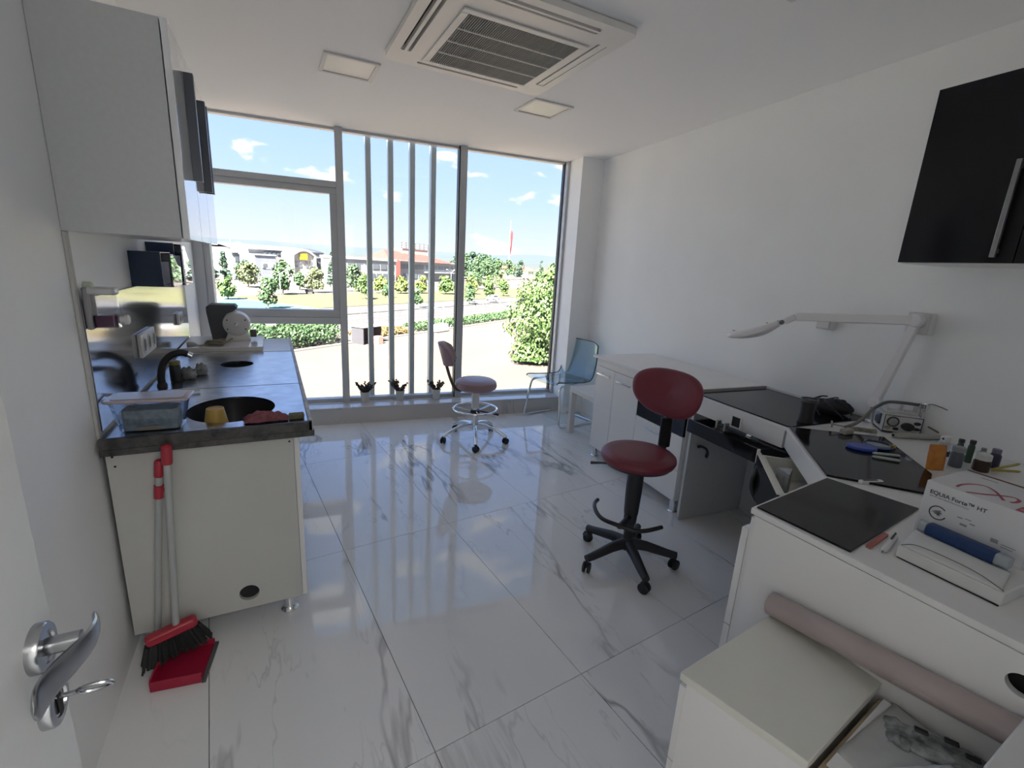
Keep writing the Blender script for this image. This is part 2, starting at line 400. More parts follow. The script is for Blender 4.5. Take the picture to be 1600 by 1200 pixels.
# ------------------------------------------------------------------ ceiling: air conditioner and recessed lights
ac = thing('air_conditioner', 'white square ceiling cassette air conditioner with louvred grille', 'air conditioner', (1.066, 2.362, H))
M_AC = mat('ac_plastic', (.80, .78, .74), .4)
aw = .462
me = plate(rrect(-aw, aw, -aw, aw, .03), [rrect(x0, x1, y0, y1, .012) for x0, x1, y0, y1 in
     ((-.30, .30, .362, .415), (-.30, .30, -.415, -.362), (-.415, -.362, -.30, .30), (.362, .415, -.30, .30))], -.032, -.004)
link('frame', me, M_AC, ac, bevel=.006, smooth=False)
box(-aw+.01, aw-.01, -aw+.01, aw-.01, -.004, 0).build('back_plate', M_DARK, ac)
for k, (x0, x1, y0, y1) in enumerate(((-.30, .30, .366, .411), (-.30, .30, -.411, -.366), (-.411, -.366, -.30, .30), (.366, .411, -.30, .30))):
    if k == 0: box(x0, x1, y0, y1-.012, -.030, -.024).build('flap', M_AC, ac)
    elif k == 3: box(x0+.010, x1, y0, y1, -.030, -.024).build('flap', M_AC, ac)
    elif k == 1: box(x0, x1, (y0+y1)/2-.006, (y0+y1)/2+.006, -.034, -.012).build('flap', M_AC, ac)
    else: box((x0+x1)/2-.008, (x0+x1)/2+.008, y0, y1, -.034, -.012).build('flap', M_AC, ac)
cx, cy = .026, .055
gf = MB()
o_, i_ = .313, .279
for a in ((-o_, o_, i_, o_), (-o_, o_, -o_, -i_), (-o_, -i_, -i_, i_), (i_, o_, -i_, i_)): gf.box(cx+a[0], cx+a[1], cy+a[2], cy+a[3], -.040, -.033)
gf.build('grille_frame', M_AC, ac, bevel=.003)
box(cx-.279, cx+.279, cy-.279, cy+.279, -.0338, -.0325).build('filter', mat('ac_filter', (.05, .055, .06), .9), ac)
gs = MB()
for k in range(52):
    x = cx-.274+k*.548/51; gs.box(x-.0017, x+.0017, cy-.279, cy+.279, -.041, -.034)
o = gs.build('grille_slats', mat('ac_slats', (.34, .34, .33), .5), ac, smooth=False); o['kind'] = 'stuff'
for k in range(1, 4):
    y = cy-.279+k*.558/4; box(cx-.279, cx+.279, y-.003, y+.003, -.0425, -.036).build('grille_bar', M_AC, ac)
for k, (x, y, lab) in enumerate(((.476, 3.145, 'square recessed ceiling light left of the air conditioner, switched off'),
                                 (1.727, 3.080, 'square recessed ceiling light beyond the right corner of the air conditioner, switched off'),
                                 (1.713, 1.27, 'square recessed ceiling light cut by the top edge of the photo'))):
    L = thing('ceiling_light', lab, 'ceiling light', (x, y, H), 0, 'recessed ceiling lights')
    r = MB()
    for a in ((-.15, .15, .128, .15), (-.15, .15, -.15, -.128), (-.15, -.128, -.128, .128), (.128, .15, -.128, .128)): r.box(*a, -.010, 0)
    r.build('frame', mat('light_frame', (.72, .71, .68), .5), L, bevel=.002)
    box(-.1275, .1275, -.1275, .1275, -.004, 0).build('diffuser', mat('light_diffuser', (.86, .85, .80), .35), L)

# ------------------------------------------------------------------ left: wall cabinet, splashback, sink unit
wc = thing('wall_cabinet', 'tall grey-sided wall cabinet with glossy white doors above the sink', 'cabinet', (0, 0, 0))
box(XL+.001, -.247, 1.9, 1.916, 1.527, 2.15).build('side_panel', M_GREYPANEL, wc, bevel=.001)
box(XL+.001, -.247, 2.85, 2.866, 1.527, 2.15).build('side_panel', M_GREYPANEL, wc, bevel=.001)
box(XL+.001, -.247, 1.916, 2.85, 1.527, 1.545).build('bottom_panel', M_WHITE, wc)
box(XL+.001, -.247, 1.916, 2.85, 2.132, 2.15).build('top_panel', M_WHITE, wc)
box(XL+.001, XL+.006, 1.916, 2.85, 1.545, 2.132).build('back_panel', M_WHITE, wc)
M_HANDLE = mat('anthracite_handle', (.10, .11, .13), .35, .4)
for k, (y0, y1, hy) in enumerate(((1.901, 2.220, 2.145), (2.223, 2.543, 2.488), (2.546, 2.865, 2.565))):
    d = box(-.244, -.225, y0, y1, 1.524, 2.152).build('door', M_GLOSS, wc, bevel=.0015)
    MB().box(-.2245, -.1965, hy, hy+.012, 1.735, 2.085).box(-.2005, -.1965, hy+.012, hy+.030, 1.735, 2.085).build('handle', M_HANDLE, d, bevel=.001)
cl = tag(box(XL+.001, XL+.012, 1.93, 3.97, .885, 1.322).build('splashback', M_SPLASH, bevel=.001), 'shiny steel splashback sheet on the wall behind the sink', 'splashback')
struct(box(XL, XL+.010, 1.899, 1.927, .82, 1.526).build('trim_1', mat('caulk', (.60, .59, .56), .8, noise=(9, .2)), bevel=.003))

su = thing('sink_cabinet', 'white sink base cabinet on legs with a round cable hole in its side', 'cabinet')
link('side_panel', plate([(-.530, .09), (.042, .09), (.042, .825), (-.530, .825)], [circle(-.152, .160, .036, .034, 28)], 0, .018), mat('greyish_white', (.56, .56, .53), .45, noise=(3, .06)), su, smooth=False)  # near side panel is a darker grey-white than the other panels
o = su.children[0]; o.rotation_euler = (PI/2, 0, 0); o.location = (0, 1.918, 0)
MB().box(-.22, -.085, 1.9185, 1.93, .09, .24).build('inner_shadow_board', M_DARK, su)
box(-.530, .042, 3.95, 3.968, .09, .825).build('side_panel', M_WHITE, su)
box(-.530, .042, 1.931, 3.95, .09, .108).build('bottom_panel', M_WHITE, su)
for k in range(4):
    y0 = 1.902+k*.5165; d = box(.043, .062, y0, y0+.513, .09, .825).build('door', M_WHITE, su, bevel=.001)
    box(.062, .078, y0+.40, y0+.415, .55, .72).build('handle', M_CHROME, d, bevel=.002)
for x, y in ((-.01, 1.955), (-.49, 1.955), (-.01, 3.90), (-.49, 3.90)):
    MB().lathe([(.034, 0), (.034, .006), (.024, .014), (.021, .02), (.021, .09)], 20).build('leg', M_CHROME, su, loc=(x, y, 0))
for x, z in ((-.512, .80), (-.508, .765), (.028, .79)):
    MB().ball((x, 1.8995, z), (.004, .0012, .004), 8, 6).build('screw', M_DARK, su)

ct_ = thing('sink_worktop', 'steel sink worktop with a round black basin, a waste hole and grimy edge', 'worktop')
me = plate([(-.530, 1.885), (.098, 1.885), (.098, 3.43), (-.530, 3.43)], [circle(-.172, 2.150, .158, .185), circle(-.2, 3.062, .083, .092)], .857, .867)
link('steel_top', me, M_STEEL, ct_, smooth=False)
box(-.535, .112, 1.868, 1.886, .822, .874).build('front_edge', M_GRIME, ct_, bevel=.002)
box(.098, .114, 1.868, 4.0, .835, .874).build('side_edge', mat('worn_stone_edge', (.28, .27, .26), .5, noise=(14, .0, (.62, .60, .56))), ct_, bevel=.002)
box(-.535, .118, 1.865, 1.90, .815, .838).build('drip_rail', M_GRIME, ct_, bevel=.002)
box(-.530, .098, 3.43, 3.97, .84, .869).build('end_section', mat('pale_stone', (.66, .66, .66), .25, noise=(5, .12)), ct_, bevel=.002)
box(-.528, .097, 2.52, 2.524, .8665, .8676).build('joint', M_DARK, ct_)
bas = MB().lathe([(.160, .866), (.158, .80), (.14, .74), (.10, .715), (.03, .71), (.0, .71)], 40, (0, 0, 0), cap=False)
b_ = bas.build('basin', mat('dark_basin', (.045, .045, .05), .3, .3), ct_, loc=(-.172, 2.15, 0)); b_.scale = (1, 1.17, 1)
MB().lathe([(.084, .866), (.082, .74), (0, .74)], 32, cap=False).build('waste_chute', M_DARK, ct_, loc=(-.2, 3.062, 0)).scale = (1, 1.1, 1)
tp = thing('tap', 'black curved swan-neck tap with chrome tip behind the sink', 'tap', (-.478, 2.60, .867))
MB().lathe([(.021, 0), (.021, .010), (.016, .02)], 20).build('base', M_BLACK, tp)
MB().tube(bez([(0, 0, .015), (.0, 0, .05), (.012, 0, .105), (.045, 0, .145), (.085, 0, .158), (.112, 0, .150)]), .0155, 14).build('spout', M_BLACK, tp)
MB().tube([(.110, 0, .152), (.128, 0, .140)], .0135, 14).build('nozzle', M_CHROME, tp)
MB().tube([(.0, .012, .03), (-.01, .05, .06)], .006, 10).build('lever', M_CHROME, tp)

# things on and above the sink
def socket_plate(name, lab, y0, y1, z0, z1, n):
    t = thing(name, lab, 'socket', (XL+.0125, (y0+y1)/2, (z0+z1)/2), 0, 'wall sockets above the sink')
    w = (y1-y0)/2; hh = (z1-z0)/2
    box(0, .016, -w, w, -hh, hh).build('housing', M_PLASTICW, t, bevel=.004)
    for k in range(n):
        y = -w+(k+.5)*2*w/n; mb = MB(); mb.x = Matrix.Translation((.0155, y, 0)) @ Matrix.Rotation(PI/2, 4, 'Y')
        mb.lathe([(hh*.72, 0), (hh*.72, .004), (hh*.60, .004), (hh*.56, .0012), (0, .0012)], 24)
        r = mb.build('outlet', M_PLASTICW, t)
        m2 = MB(); m2.x = mb.x; m2.lathe([(hh*.55, .0013), (hh*.55, .0020)], 20).build('recess', mat('socket_dark', (.12, .12, .12), .6), r)
socket_plate('wall_socket', 'white triple socket on the steel splashback nearest the tap', 2.52, 2.80, 1.018, 1.122, 3)
socket_plate('wall_socket', 'small white socket at the far end of the steel splashback', 3.50, 3.66, 1.035, 1.105, 2)

sd = thing('soap_dispenser', 'clear wall soap dispenser half filled with purple soap', 'soap dispenser', (XL+.0125, 1.968, 1.225))
MB().box(0, .018, -.034, .034, 0, .135).build('backplate', mat('soap_grey', (.35, .34, .36), .4), sd, bevel=.006)
mb = MB(); mb.x = Matrix.Translation((.008, 0, .135)) @ Matrix.Rotation(PI/2, 4, 'Y'); mb.lathe([(.016, -.008), (.016, .012), (.012, .016), (0, .016)], 20).build('badge', mat('pale_green_plastic', (.55, .62, .48), .4), sd)
MB().prism([(.010, -.034), (.074, -.034), (.083, -.026), (.083, .026), (.074, .034), (.010, .034)], .112, .134).build('cap', mat('soap_cap', (.60, .59, .60), .35), sd, bevel=.006)
M_CLEAR = glass('clear_plastic', (.88, .88, .90), 1.6)
tank = MB().prism(rrect(.018, .081, -.032, .032, .012), .006, .112).build('tank', M_CLEAR, sd)
MB().prism(rrect(.020, .079, -.030, .030, .011), .009, .046).build('soap', mat('purple_soap', (.085, .012, .06), .12), sd)
mb = MB(); mb.x = Matrix.Translation((.081, 0, .030)) @ Matrix.Rotation(PI/2, 4, 'Y'); mb.lathe([(.011, 0), (.011, .012), (.016, .013), (.016, .022), (.012, .025), (0, .025)], 20).build('push_button', M_PLASTICW, sd)

M_NAVY = mat('navy_acrylic', (.012, .030, .075), .22)
for k, (lab, y, h0, h1) in enumerate((('navy blue glove dispenser with clear front nearest the soap', 2.62, 1.323, 1.475), ('navy blue glove dispenser under the far end of the wall cabinet', 2.98, 1.312, 1.52))):
    t = thing('glove_dispenser', lab, 'dispenser', (XL+.001, y, h0), 0, 'navy glove dispensers')
    hh = h1-h0
    m = MB().box(0, .004, 0, .24, 0, hh).box(.004, .115, 0, .004, 0, hh).box(.004, .115, .236, .24, 0, hh).box(.004, .115, .004, .236, 0, .004).box(.004, .115, .004, .236, hh-.004, hh)
    m.build('body', M_NAVY, t, smooth=False)
    MB().prism([(0, 0), (.236, 0), (.236, hh*.55), (.16, hh*.62), (.06, hh*.95), (0, hh*.95)], 0, .003).build('clear_front', M_CLEAR, t, smooth=False)
    o = t.children[-1]; o.rotation_euler = (PI/2, 0, PI/2); o.location = (.150, .002, 0)
    MB().box(.115, .150, .002, .005, 0, hh*.95).box(.115, .150, .233, .236, 0, hh*.55).box(.115, .150, .005, .233, 0, .003).build('clear_side', M_CLEAR, t, smooth=False)
    box(.012, .108, .012, .228, .006, hh*.7).build('glove_carton', mat('grey_carton', (.22, .23, .27), .7), t)

tub = thing('food_container', 'clear plastic food box with pinkish lid standing on the sink corner', 'container', (-.403, 1.985, .868), math.radians(-4))
M_TUB = glass('tub_plastic', (.72, .77, .82), 2.2)
for z0, z1, a0, a1 in ((0, .105, .088, .108),):
    def tubf(u, v):
        pl = rrect(-a0-(a1-a0)*v, a0+(a1-a0)*v, -.045-.012*v, .045+.012*v, .016, 4); i = int(round(u*len(pl))) % len(pl)
        rib = .0005*(1 if int(v*14) % 2 else 0); L = math.hypot(*pl[i]); return (pl[i][0]*(1+rib/L*4), pl[i][1]*(1+rib/L*4), .001+.106*v)
    MB().grid(tubf, 24, 14).build('body', M_TUB, tub)
MB().prism(rrect(-.085, .085, -.043, .043, .014), .001, .003).build('base', M_TUB, tub)
MB().prism(rrect(-.080, .080, -.040, .040, .014), .0035, .075).build('contents', mat('bluish_contents', (.42, .48, .52), .6, noise=(50, .4)), tub)
M_LID = mat('pink_lid', (.50, .40, .41), .2, coat=.5)
MB().prism(rrect(-.122, .122, -.064, .064, .02), .107, .117).build('lid', M_LID, tub, bevel=.003)
MB().prism(rrect(-.105, .105, -.048, .048, .016), .1172, .1195).build('lid_panel', mat('pale_lid', (.60, .56, .56), .15), tub, bevel=.001)
MB().box(-.035, .035, -.0585, -.0565, .008, .022).build('sticker', mat('sticker_grey', (.20, .19, .17), .6), tub)

cup = thing('yellow_cup', 'yellow plastic cup upside down in the sink basin', 'cup', (-.220, 2.035, .80))
MB().lathe([(.050, 0), (.049, .004), (.030, .106), (.028, .108), (.024, .108), (.023, .105), (.0, .105)], 32).build('body', mat('yellow_plastic', (.44, .28, .055), .4), cup)
rag = MB()
def ragf(u, v):
    x = (u-.5)*.15; y = (v-.5)*.07
    n_ = mnoise.noise(Vector((u*4.2, v*3.1, .3)))+.6*mnoise.noise(Vector((u*9, v*8, 2)))
    e = 1-max(abs(2*u-1), abs(2*v-1))**3
    return (x+.012*mnoise.noise(Vector((v*6, u*5, 5))), y+.01*n_, .004+e*(.022+.018*n_))
rag.grid(ragf, 30, 18)
tag(rag.build('cleaning_cloth', mat('dusty_pink_cloth', (.34, .11, .13), .9, noise=(40, .5)), loc=(-.045, 1.950, .869), solid=.003, ang=2), 'crumpled dusty pink cleaning cloth at the sink front edge', 'cloth')
tag(MB().prism(rrect(-.028, .028, -.018, .018, .008), 0, .020).build('sponge', mat('dirty_sponge', (.22, .20, .13), .95, noise=(80, .4), bump=(120, .8)), loc=(.060, 1.945, .868), bevel=.004), 'flat dirty sponge beside the pink cloth', 'sponge')
jar = thing('jar', 'small black jar with yellow lid behind the tap', 'jar', (-.438, 2.70, .868))
MB().lathe([(.022, 0), (.024, .004), (.024, .075), (.020, .082)], 24).build('body', M_BLACK, jar)
MB().lathe([(.0235, .082), (.0235, .098), (.018, .100), (.0, .100)], 24).build('lid', mat('dull_yellow', (.30, .25, .05), .5), jar)
for k, (x, y, r, lab) in enumerate(((-.392, 2.745, .034, 'crumpled grey rag right beside the black jar'), (-.348, 2.83, .030, 'small grey rag farther along behind the sink'))):
    mb = MB(); mb.ball((0, 0, .02), (r, r*1.1, .03), 20, 14)
    mb.v = [(p[0]*(1+.35*mnoise.noise(Vector(p)*60+Vector((k*9, 0, 0)))), p[1]*(1+.35*mnoise.noise(Vector(p)*70)), max(0, p[2]*(1+.5*mnoise.noise(Vector(p)*55)))) for p in mb.v]
    tag(mb.build('rag', mat('grey_rag', (.32, .32, .31), .95, noise=(60, .5)), loc=(x, y, .868), ang=2), lab, 'rag', 'grey rags behind the tap')
br = thing('dish_brush', 'white dish brush lying between tap and food box', 'brush', (-.40, 2.45, .868), math.radians(8))
MB().tube([(-.06, 0, .012), (.03, 0, .014), (.085, 0, .012)], .007, 10).build('handle', M_PLASTICW, br)
MB().box(-.085, -.045, -.014, .014, .001, .016).build('bristles', mat('bristle_grey', (.45, .45, .43), .9), br, bevel=.003)

slab = tag(box(-.528, -.070, 3.455, 3.965, .8695, .897).build('marble_board', mat('cream_board', (.72, .70, .67), .18, noise=(4, .08)), bevel=.003), 'cream stone board under the white motor', 'board')
lt = thing('polishing_motor', 'white round polishing motor with dark grey splash hood by the window', 'motor', (-.225, 3.72, .897))
MB().prism([(-.078, -.03), (.078, -.03), (.078, .07), (-.078, .07)], 0, .006).build('base_plate', M_PLASTICW, lt, bevel=.002)
mb = MB(); mb.x = Matrix.Rotation(PI/2, 4, 'X') @ Matrix.Translation((0, 0, -.05))
mb.prism([(-.076, .006), (.078, .006), (.052, .075), (-.046, .075)], 0, .075).build('pedestal', M_PLASTICW, lt, bevel=.004)
mb = MB(); mb.x = Matrix.Translation((0, .10, .116)) @ Matrix.Rotation(PI/2, 4, 'X')
mb.lathe([(.066, 0), (.080, .012), (.083, .03), (.083, .105), (.078, .125), (.066, .132), (.020, .134), (.019, .138), (.012, .139), (0, .139)], 40)
mt = mb.build('motor_drum', mat('motor_white', (.66, .65, .64), .35), lt)
for a in (30, 150, 210, 330):
    mb = MB(); mb.ball((.062*math.cos(math.radians(a)), -.032, .116+.062*math.sin(math.radians(a))), (.005, .003, .005), 8, 6); mb.build('bolt', M_BLACK, mt)
mb = MB(); mb.x = Matrix.Translation((0, -.035, .116)) @ Matrix.Rotation(PI/2, 4, 'X'); mb.lathe([(.014, 0), (.014, .008), (.007, .010), (.007, .02), (0, .02)], 16).build('spindle', M_CHROME, mt)
mb = MB(); mb.x = Matrix.Rotation(PI/2, 4, 'X') @ Matrix.Translation((0, 0, -.16))
hood = [(-.150, 0), (-.05, 0), (-.068, .06), (-.085, .10), (-.082, .145), (-.055, .185), (-.01, .205), (.012, .225), (-.005, .245), (-.150, .245), (-.172, .230), (-.172, .195)]
mb.prism(hood, 0, .15).build('splash_hood', mat('hood_grey', (.085, .088, .095), .6), lt, bevel=.004)
MB().box(.075, .115, .03, .075, .02, .07).build('switch_box', mat('switch_brown', (.10, .08, .07), .6), lt, bevel=.004)
cd = thing('power_cord', 'coiled beige power cord with plug on the cream board', 'cord', (-.385, 3.515, .8975))
pts = [(-.045, -.02, .008)]
for k in range(46):
    a = k*.55; pts.append((.045+.050*math.cos(a)*(1-.2*math.sin(k*.7)), .02+.030*math.sin(a)+.006*math.sin(k*1.3), .012+.010*math.sin(k*.9+1)+.0004*k))
pts.append((.10, .14, .006)); pts.append((.13, .18, .02))
MB().tube(bez([(p[0], p[1], max(.0062, p[2])) for p in pts], 3), .006, 8).build('cable', mat('cord_beige', (.26, .235, .16), .6), cd)
MB().tube([(-.105, -.03, .020), (-.075, -.028, .020), (-.045, -.02, .010)], .014, 12, radii=[.020, .017, .006]).build('plug', mat('plug_grey', (.45, .45, .40), .5), cd)

# broom and dustpan leaning on the side of the sink cabinet
M_POLE = mat('white_pole', (.42, .44, .43), .4)
bm_ = thing('broom', 'broom with white pole, red grip and dark bristles leaning on the sink cabinet', 'broom', (-.405, 1.845, 0))
top = Vector((.055, .000, .845)); bot = Vector((.016, -.012, .145))
MB().tube([bot, bot.lerp(top, .92)], .0115, 14).build('pole', M_POLE, bm_)
d_ = (top-bot).normalized()
MB().tube([bot.lerp(top, .90), bot.lerp(top, .91), top-d_*.006, top], .015, 14, radii=[.015, .0165, .0165, .010]).build('grip', M_RED, bm_)
mb = MB(); mb.x = Matrix.Translation((.002, -.018, .13)) @ Matrix.Rotation(math.radians(14), 4, 'Z') @ Matrix.Rotation(math.radians(-7), 4, 'Y')
mb.prism(rrect(-.080, .080, -.020, .020, .018), -.022, .016).build('head', M_RED, bm_, bevel=.008)
mb2 = MB(); mb2.x = mb.x; nb = 150
rnd = random.Random(3)
for k in range(nb):
    x = -.088+.176*rnd.random(); y = -.018+.036*rnd.random(); dx = x*.28; dy = y*.9-.012
    mb2.tube([(x*.95, y*.9, -.022), (x+dx, y+dy, -.098+.010*rnd.random()+.02*abs(x)/.1*0)], .0042, 4)
o = mb2.build('bristles', mat('bristle_black', (.020, .021, .022), .8), bm_, smooth=False)
dp = thing('dustpan', 'red dustpan with dark lip and long white handle in front of the broom', 'dustpan', (-.368, 1.772, 0), math.radians(-8))
pan = MB()
pan.box(-.078, .078, -.092, .092, .001, .005)
pan.prism([(-.078, -.092), (.078, -.092), (.078, -.087), (-.078, -.087)], .005, .042)
pan.prism([(-.078, .087), (.062, .087), (.078, .092), (-.078, .092)], .005, .030)
pan.prism([(-.078, -.087), (-.072, -.087), (-.072, .087), (-.078, .087)], .005, .048)
pan.build('pan', mat('red_pan', (.36, .012, .045), .3), dp, bevel=.002)
box(.076, .090, -.095, .094, .001, .010).build('rubber_lip', mat('grey_rubber', (.09, .095, .10), .6), dp, bevel=.002)
tp_ = Vector((-.022, .085, .79)); bt_ = Vector((-.112, .102, .03))
MB().tube([bt_, bt_.lerp(tp_, .93)], .0105, 14).build('pole', M_POLE, dp)
d_ = (tp_-bt_).normalized()
MB().tube([bt_.lerp(tp_, .915), bt_.lerp(tp_, .925), tp_-d_*.012, tp_-d_*.004, tp_], .015, 14, radii=[.013, .0145, .0145, .012, .006]).build('grip', M_RED, dp)
c0 = bt_.lerp(tp_, .81)
MB().tube([c0, c0+d_*.048], .0145, 14).build('clip', M_RED, dp)
MB().tube([c0+d_*.03+Vector((.012, 0, 0)), c0+d_*.026+Vector((.028, 0, 0)), c0+d_*.034+Vector((.036, -.006, 0))], .007, 8).build('clip_jaw', M_RED, dp)

# ------------------------------------------------------------------ right: base cabinets, worktops, desk
RZ = -aR
bc = thing('base_cabinet', 'white base cabinet with two doors and a drawer column under the cream worktop', 'cabinet', R3(0, 0, 0), RZ)
FP = -.555
box(FP+.02, -.004, 1.905, 2.940, .085, .834).build('carcass', M_WHITE, bc, bevel=.001)
def bar_handle(parent, q0, q1, z):
    MB().box(FP-.024, FP-.017, q0, q1, z-.006, z+.006).box(FP-.018, FP-.0005, q0+.008, q0+.018, z-.005, z+.005).box(FP-.018, FP-.0005, q1-.018, q1-.008, z-.005, z+.005).build('handle', M_CHROME, parent, bevel=.001)
d = box(FP, FP+.018, 2.695, 2.942, .085, .768).build('door', M_WHITE, bc, bevel=.001); bar_handle(d, 2.735, 2.905, .712)
d = box(FP, FP+.018, 2.385, 2.691, .085, .768).build('door', M_WHITE, bc, bevel=.001); bar_handle(d, 2.46, 2.63, .706)
box(FP, FP+.018, 2.385, 2.942, .771, .834).build('top_rail', M_WHITE, bc, bevel=.001)
d = box(FP, FP+.018, 1.908, 2.381, .525, .834).build('dark_panel', M_BLACKGLOSS, bc, bevel=.001); d['label'] = 'glossy black front panel'
d = box(FP, FP+.018, 1.908, 2.381, .295, .522).build('drawer', M_WHITE, bc, bevel=.001); bar_handle(d, 2.10, 2.26, .472)
d = box(FP, FP+.018, 1.908, 2.381, .085, .292).build('drawer', M_WHITE, bc, bevel=.001); bar_handle(d, 2.10, 2.26, .245)
for q in (1.93, 2.895):
    for p in (-.53, -.10): MB().lathe([(.030, 0), (.030, .006), (.022, .012), (.022, .085)], 18).build('leg', M_CHROME, bc, loc=(p, q, 0))
tag(box(-.590, -.003, 1.842, 2.958, .834, .853).build('worktop', M_WTOP, bevel=.002, loc=R3(0, 0, 0), rz=RZ), 'long cream worktop on the white base cabinets along the right wall', 'worktop')

# the U-shaped lab desk
dk = thing('lab_desk', 'white U-shaped laboratory desk with black glass insets in its top', 'desk', R3(0, 0, 0), RZ)
E_ = (-.99, .767); TIP = (-1.445, .676)
top = [(-.003, 1.840), (-.608, 1.840), (-.608, 1.212), E_, TIP, (-1.365, .0), (-1.335, -.29), (-.003, -.20)]
MB().prism(top, .816, .834).build('top', M_WHITE, dk, bevel=.0015)
gk = .0055
def inset(poly, z=.8345, t=gk, lab=None):
    return MB().prism(poly, z, z+t).build('glass_inset', M_BLACKGLASS, dk, bevel=.001)
inset([(-.008, 1.815), (-.592, 1.815), (-.596, 1.222), (-.585, 1.207), (-.06, 1.204), (-.008, 1.206)])
inset([(-.600, 1.203), (-.274, .985), (-.557, .659), (-.773, .562), (-.975, .768)], t=.008)
inset([(-1.432, .668), (-.998, .752), (-.927, .509), (-1.393, .419)])
box(-.008, -.003, 1.200, 1.840, .834, .852).build('edge_strip', M_WHITE, dk)
MB().box(-.604, -.003, 1.826, 1.840, .8345, .852).build('edge_strip', mat('grey_edge', (.32, .31, .30), .5), dk)
box(-.604, -.586, 1.222, 1.838, .728, .816).build('apron', M_WHITE, dk, bevel=.001)
box(-.575, -.012, 1.822, 1.840, .002, .816).build('end_panel', M_GREYPANEL, dk, bevel=.001)
# holder fitted into the apron
MB().box(-.612, -.605, 1.462, 1.528, .795, .801).box(-.612, -.605, 1.462, 1.528, .735, .741).box(-.612, -.605, 1.462, 1.468, .741, .795).box(-.612, -.605, 1.522, 1.528, .741, .795).build('holder_frame', M_WHITE, dk)
box(-.607, -.605, 1.468, 1.522, .741, .795).build('holder_recess', M_DARK, dk)
# pulled-out black drawer under the apron
dw = MB().box(-.722, -.706, 1.255, 1.715, .650, .722).build('drawer_front', M_BLACKGLOSS, dk, bevel=.001)
box(-.721, -.7065, 1.247, 1.2545, .651, .721).build('drawer_end', M_WHITE, dw)
MB().box(-.705, -.30, 1.70, 1.712, .655, .715).box(-.705, -.30, 1.256, 1.268, .655, .715).box(-.705, -.30, 1.268, 1.70, .652, .658).build('drawer_tray', M_BLACK, dw)
# diagonal apron, open white drawer below it
def dg(s, o): # s along A->E, o outward
    ax, ay = -.608, 1.212; L = math.hypot(E_[0]-ax, E_[1]-ay); ux, uy = (E_[0]-ax)/L, (E_[1]-ay)/L
    return (ax+ux*s+uy*o, ay+uy*s-ux*o)
def dpoly(s0, s1, o0, o1): return [dg(s0, o0), dg(s1, o0), dg(s1, o1), dg(s0, o1)]
sg = 1 if dg(0, 1)[0] < -.608 else -1
MB().prism(dpoly(.012, .575, -.018*sg, -.001*sg), .742, .816).build('apron', M_WHITE, dk, bevel=.001)
od = MB().prism(dpoly(.03, .50, .095*sg, .111*sg), .52, .700).build('drawer_front', M_BLACKGLOSS, dk, bevel=.001)
MB().prism(dpoly(.03, .50, .094*sg, .112*sg), .7005, .7045).build('front_lip', mat('cream_edge', (.78, .76, .68), .4), od)
MB().prism(dpoly(.05, .062, -.25*sg, .0945*sg), .60, .70).prism(dpoly(.47, .482, -.25*sg, .0945*sg), .60, .70).prism(dpoly(.062, .47, -.25*sg, .0945*sg), .60, .606).prism(dpoly(.062, .47, .080*sg, .0945*sg), .606, .70).build('drawer_tray', mat('cream_tray', (.74, .73, .68), .5), od, smooth=False)
# kneehole backs and the peninsula carcass
box(-.06, -.03, .72, 1.82, .002, .816).build('back_panel', M_GREYPANEL, dk)
def pen(t, o):  # t from tip towards the near wall, o inwards
    ax, ay = -1.425, .662; bx, by = -1.318, -.28; L = math.hypot(bx-ax, by-ay); ux, uy = (bx-ax)/L, (by-ay)/L
    return (ax+ux*t-uy*o, ay+uy*t+ux*o)
L_end = .94
me = plate([(0, .002), (L_end, .002), (L_end, .815), (0, .815)], [circle(.585, .752, .027, .024, 28)], 0, .018)
# lay the panel upright along the peninsula's end
e = link('end_panel', me, M_WHITE, dk, smooth=False)
a_ = pen(0, 0); b_ = pen(1, 0); ang = math.atan2(b_[1]-a_[1], b_[0]-a_[0])
e.location = (a_[0], a_[1], 0); e.rotation_euler = (PI/2, 0, ang)
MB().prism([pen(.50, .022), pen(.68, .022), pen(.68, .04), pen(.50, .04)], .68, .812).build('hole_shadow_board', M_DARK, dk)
MB().prism([pen(.0, .024), pen(.94, .024), pen(.94, .60), pen(.0, .60)], .08, .66).build('pedestal', M_WHITE, dk, smooth=False)
for z0, z1 in ((.08, .405), (.409, .755)):
    MB().prism([(-1.434, .680), (-.985, .764), (-.989, .784), (-1.438, .700)], z0, z1).build('drawer_front', M_WHITE, dk, bevel=.001)
MB().prism([(-1.430, .660), (-.985, .744), (-.987, .762), (-1.432, .679)], .08, .80).build('front_rail', M_WHITE, dk, smooth=False)
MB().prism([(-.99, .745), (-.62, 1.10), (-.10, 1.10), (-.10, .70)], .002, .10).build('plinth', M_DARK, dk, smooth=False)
MB().ball((pen(.235, -.0012)[0], pen(.235, -.0012)[1], .77), (.0035, .0035, .0035), 8, 6).build('screw', M_DARK, dk)

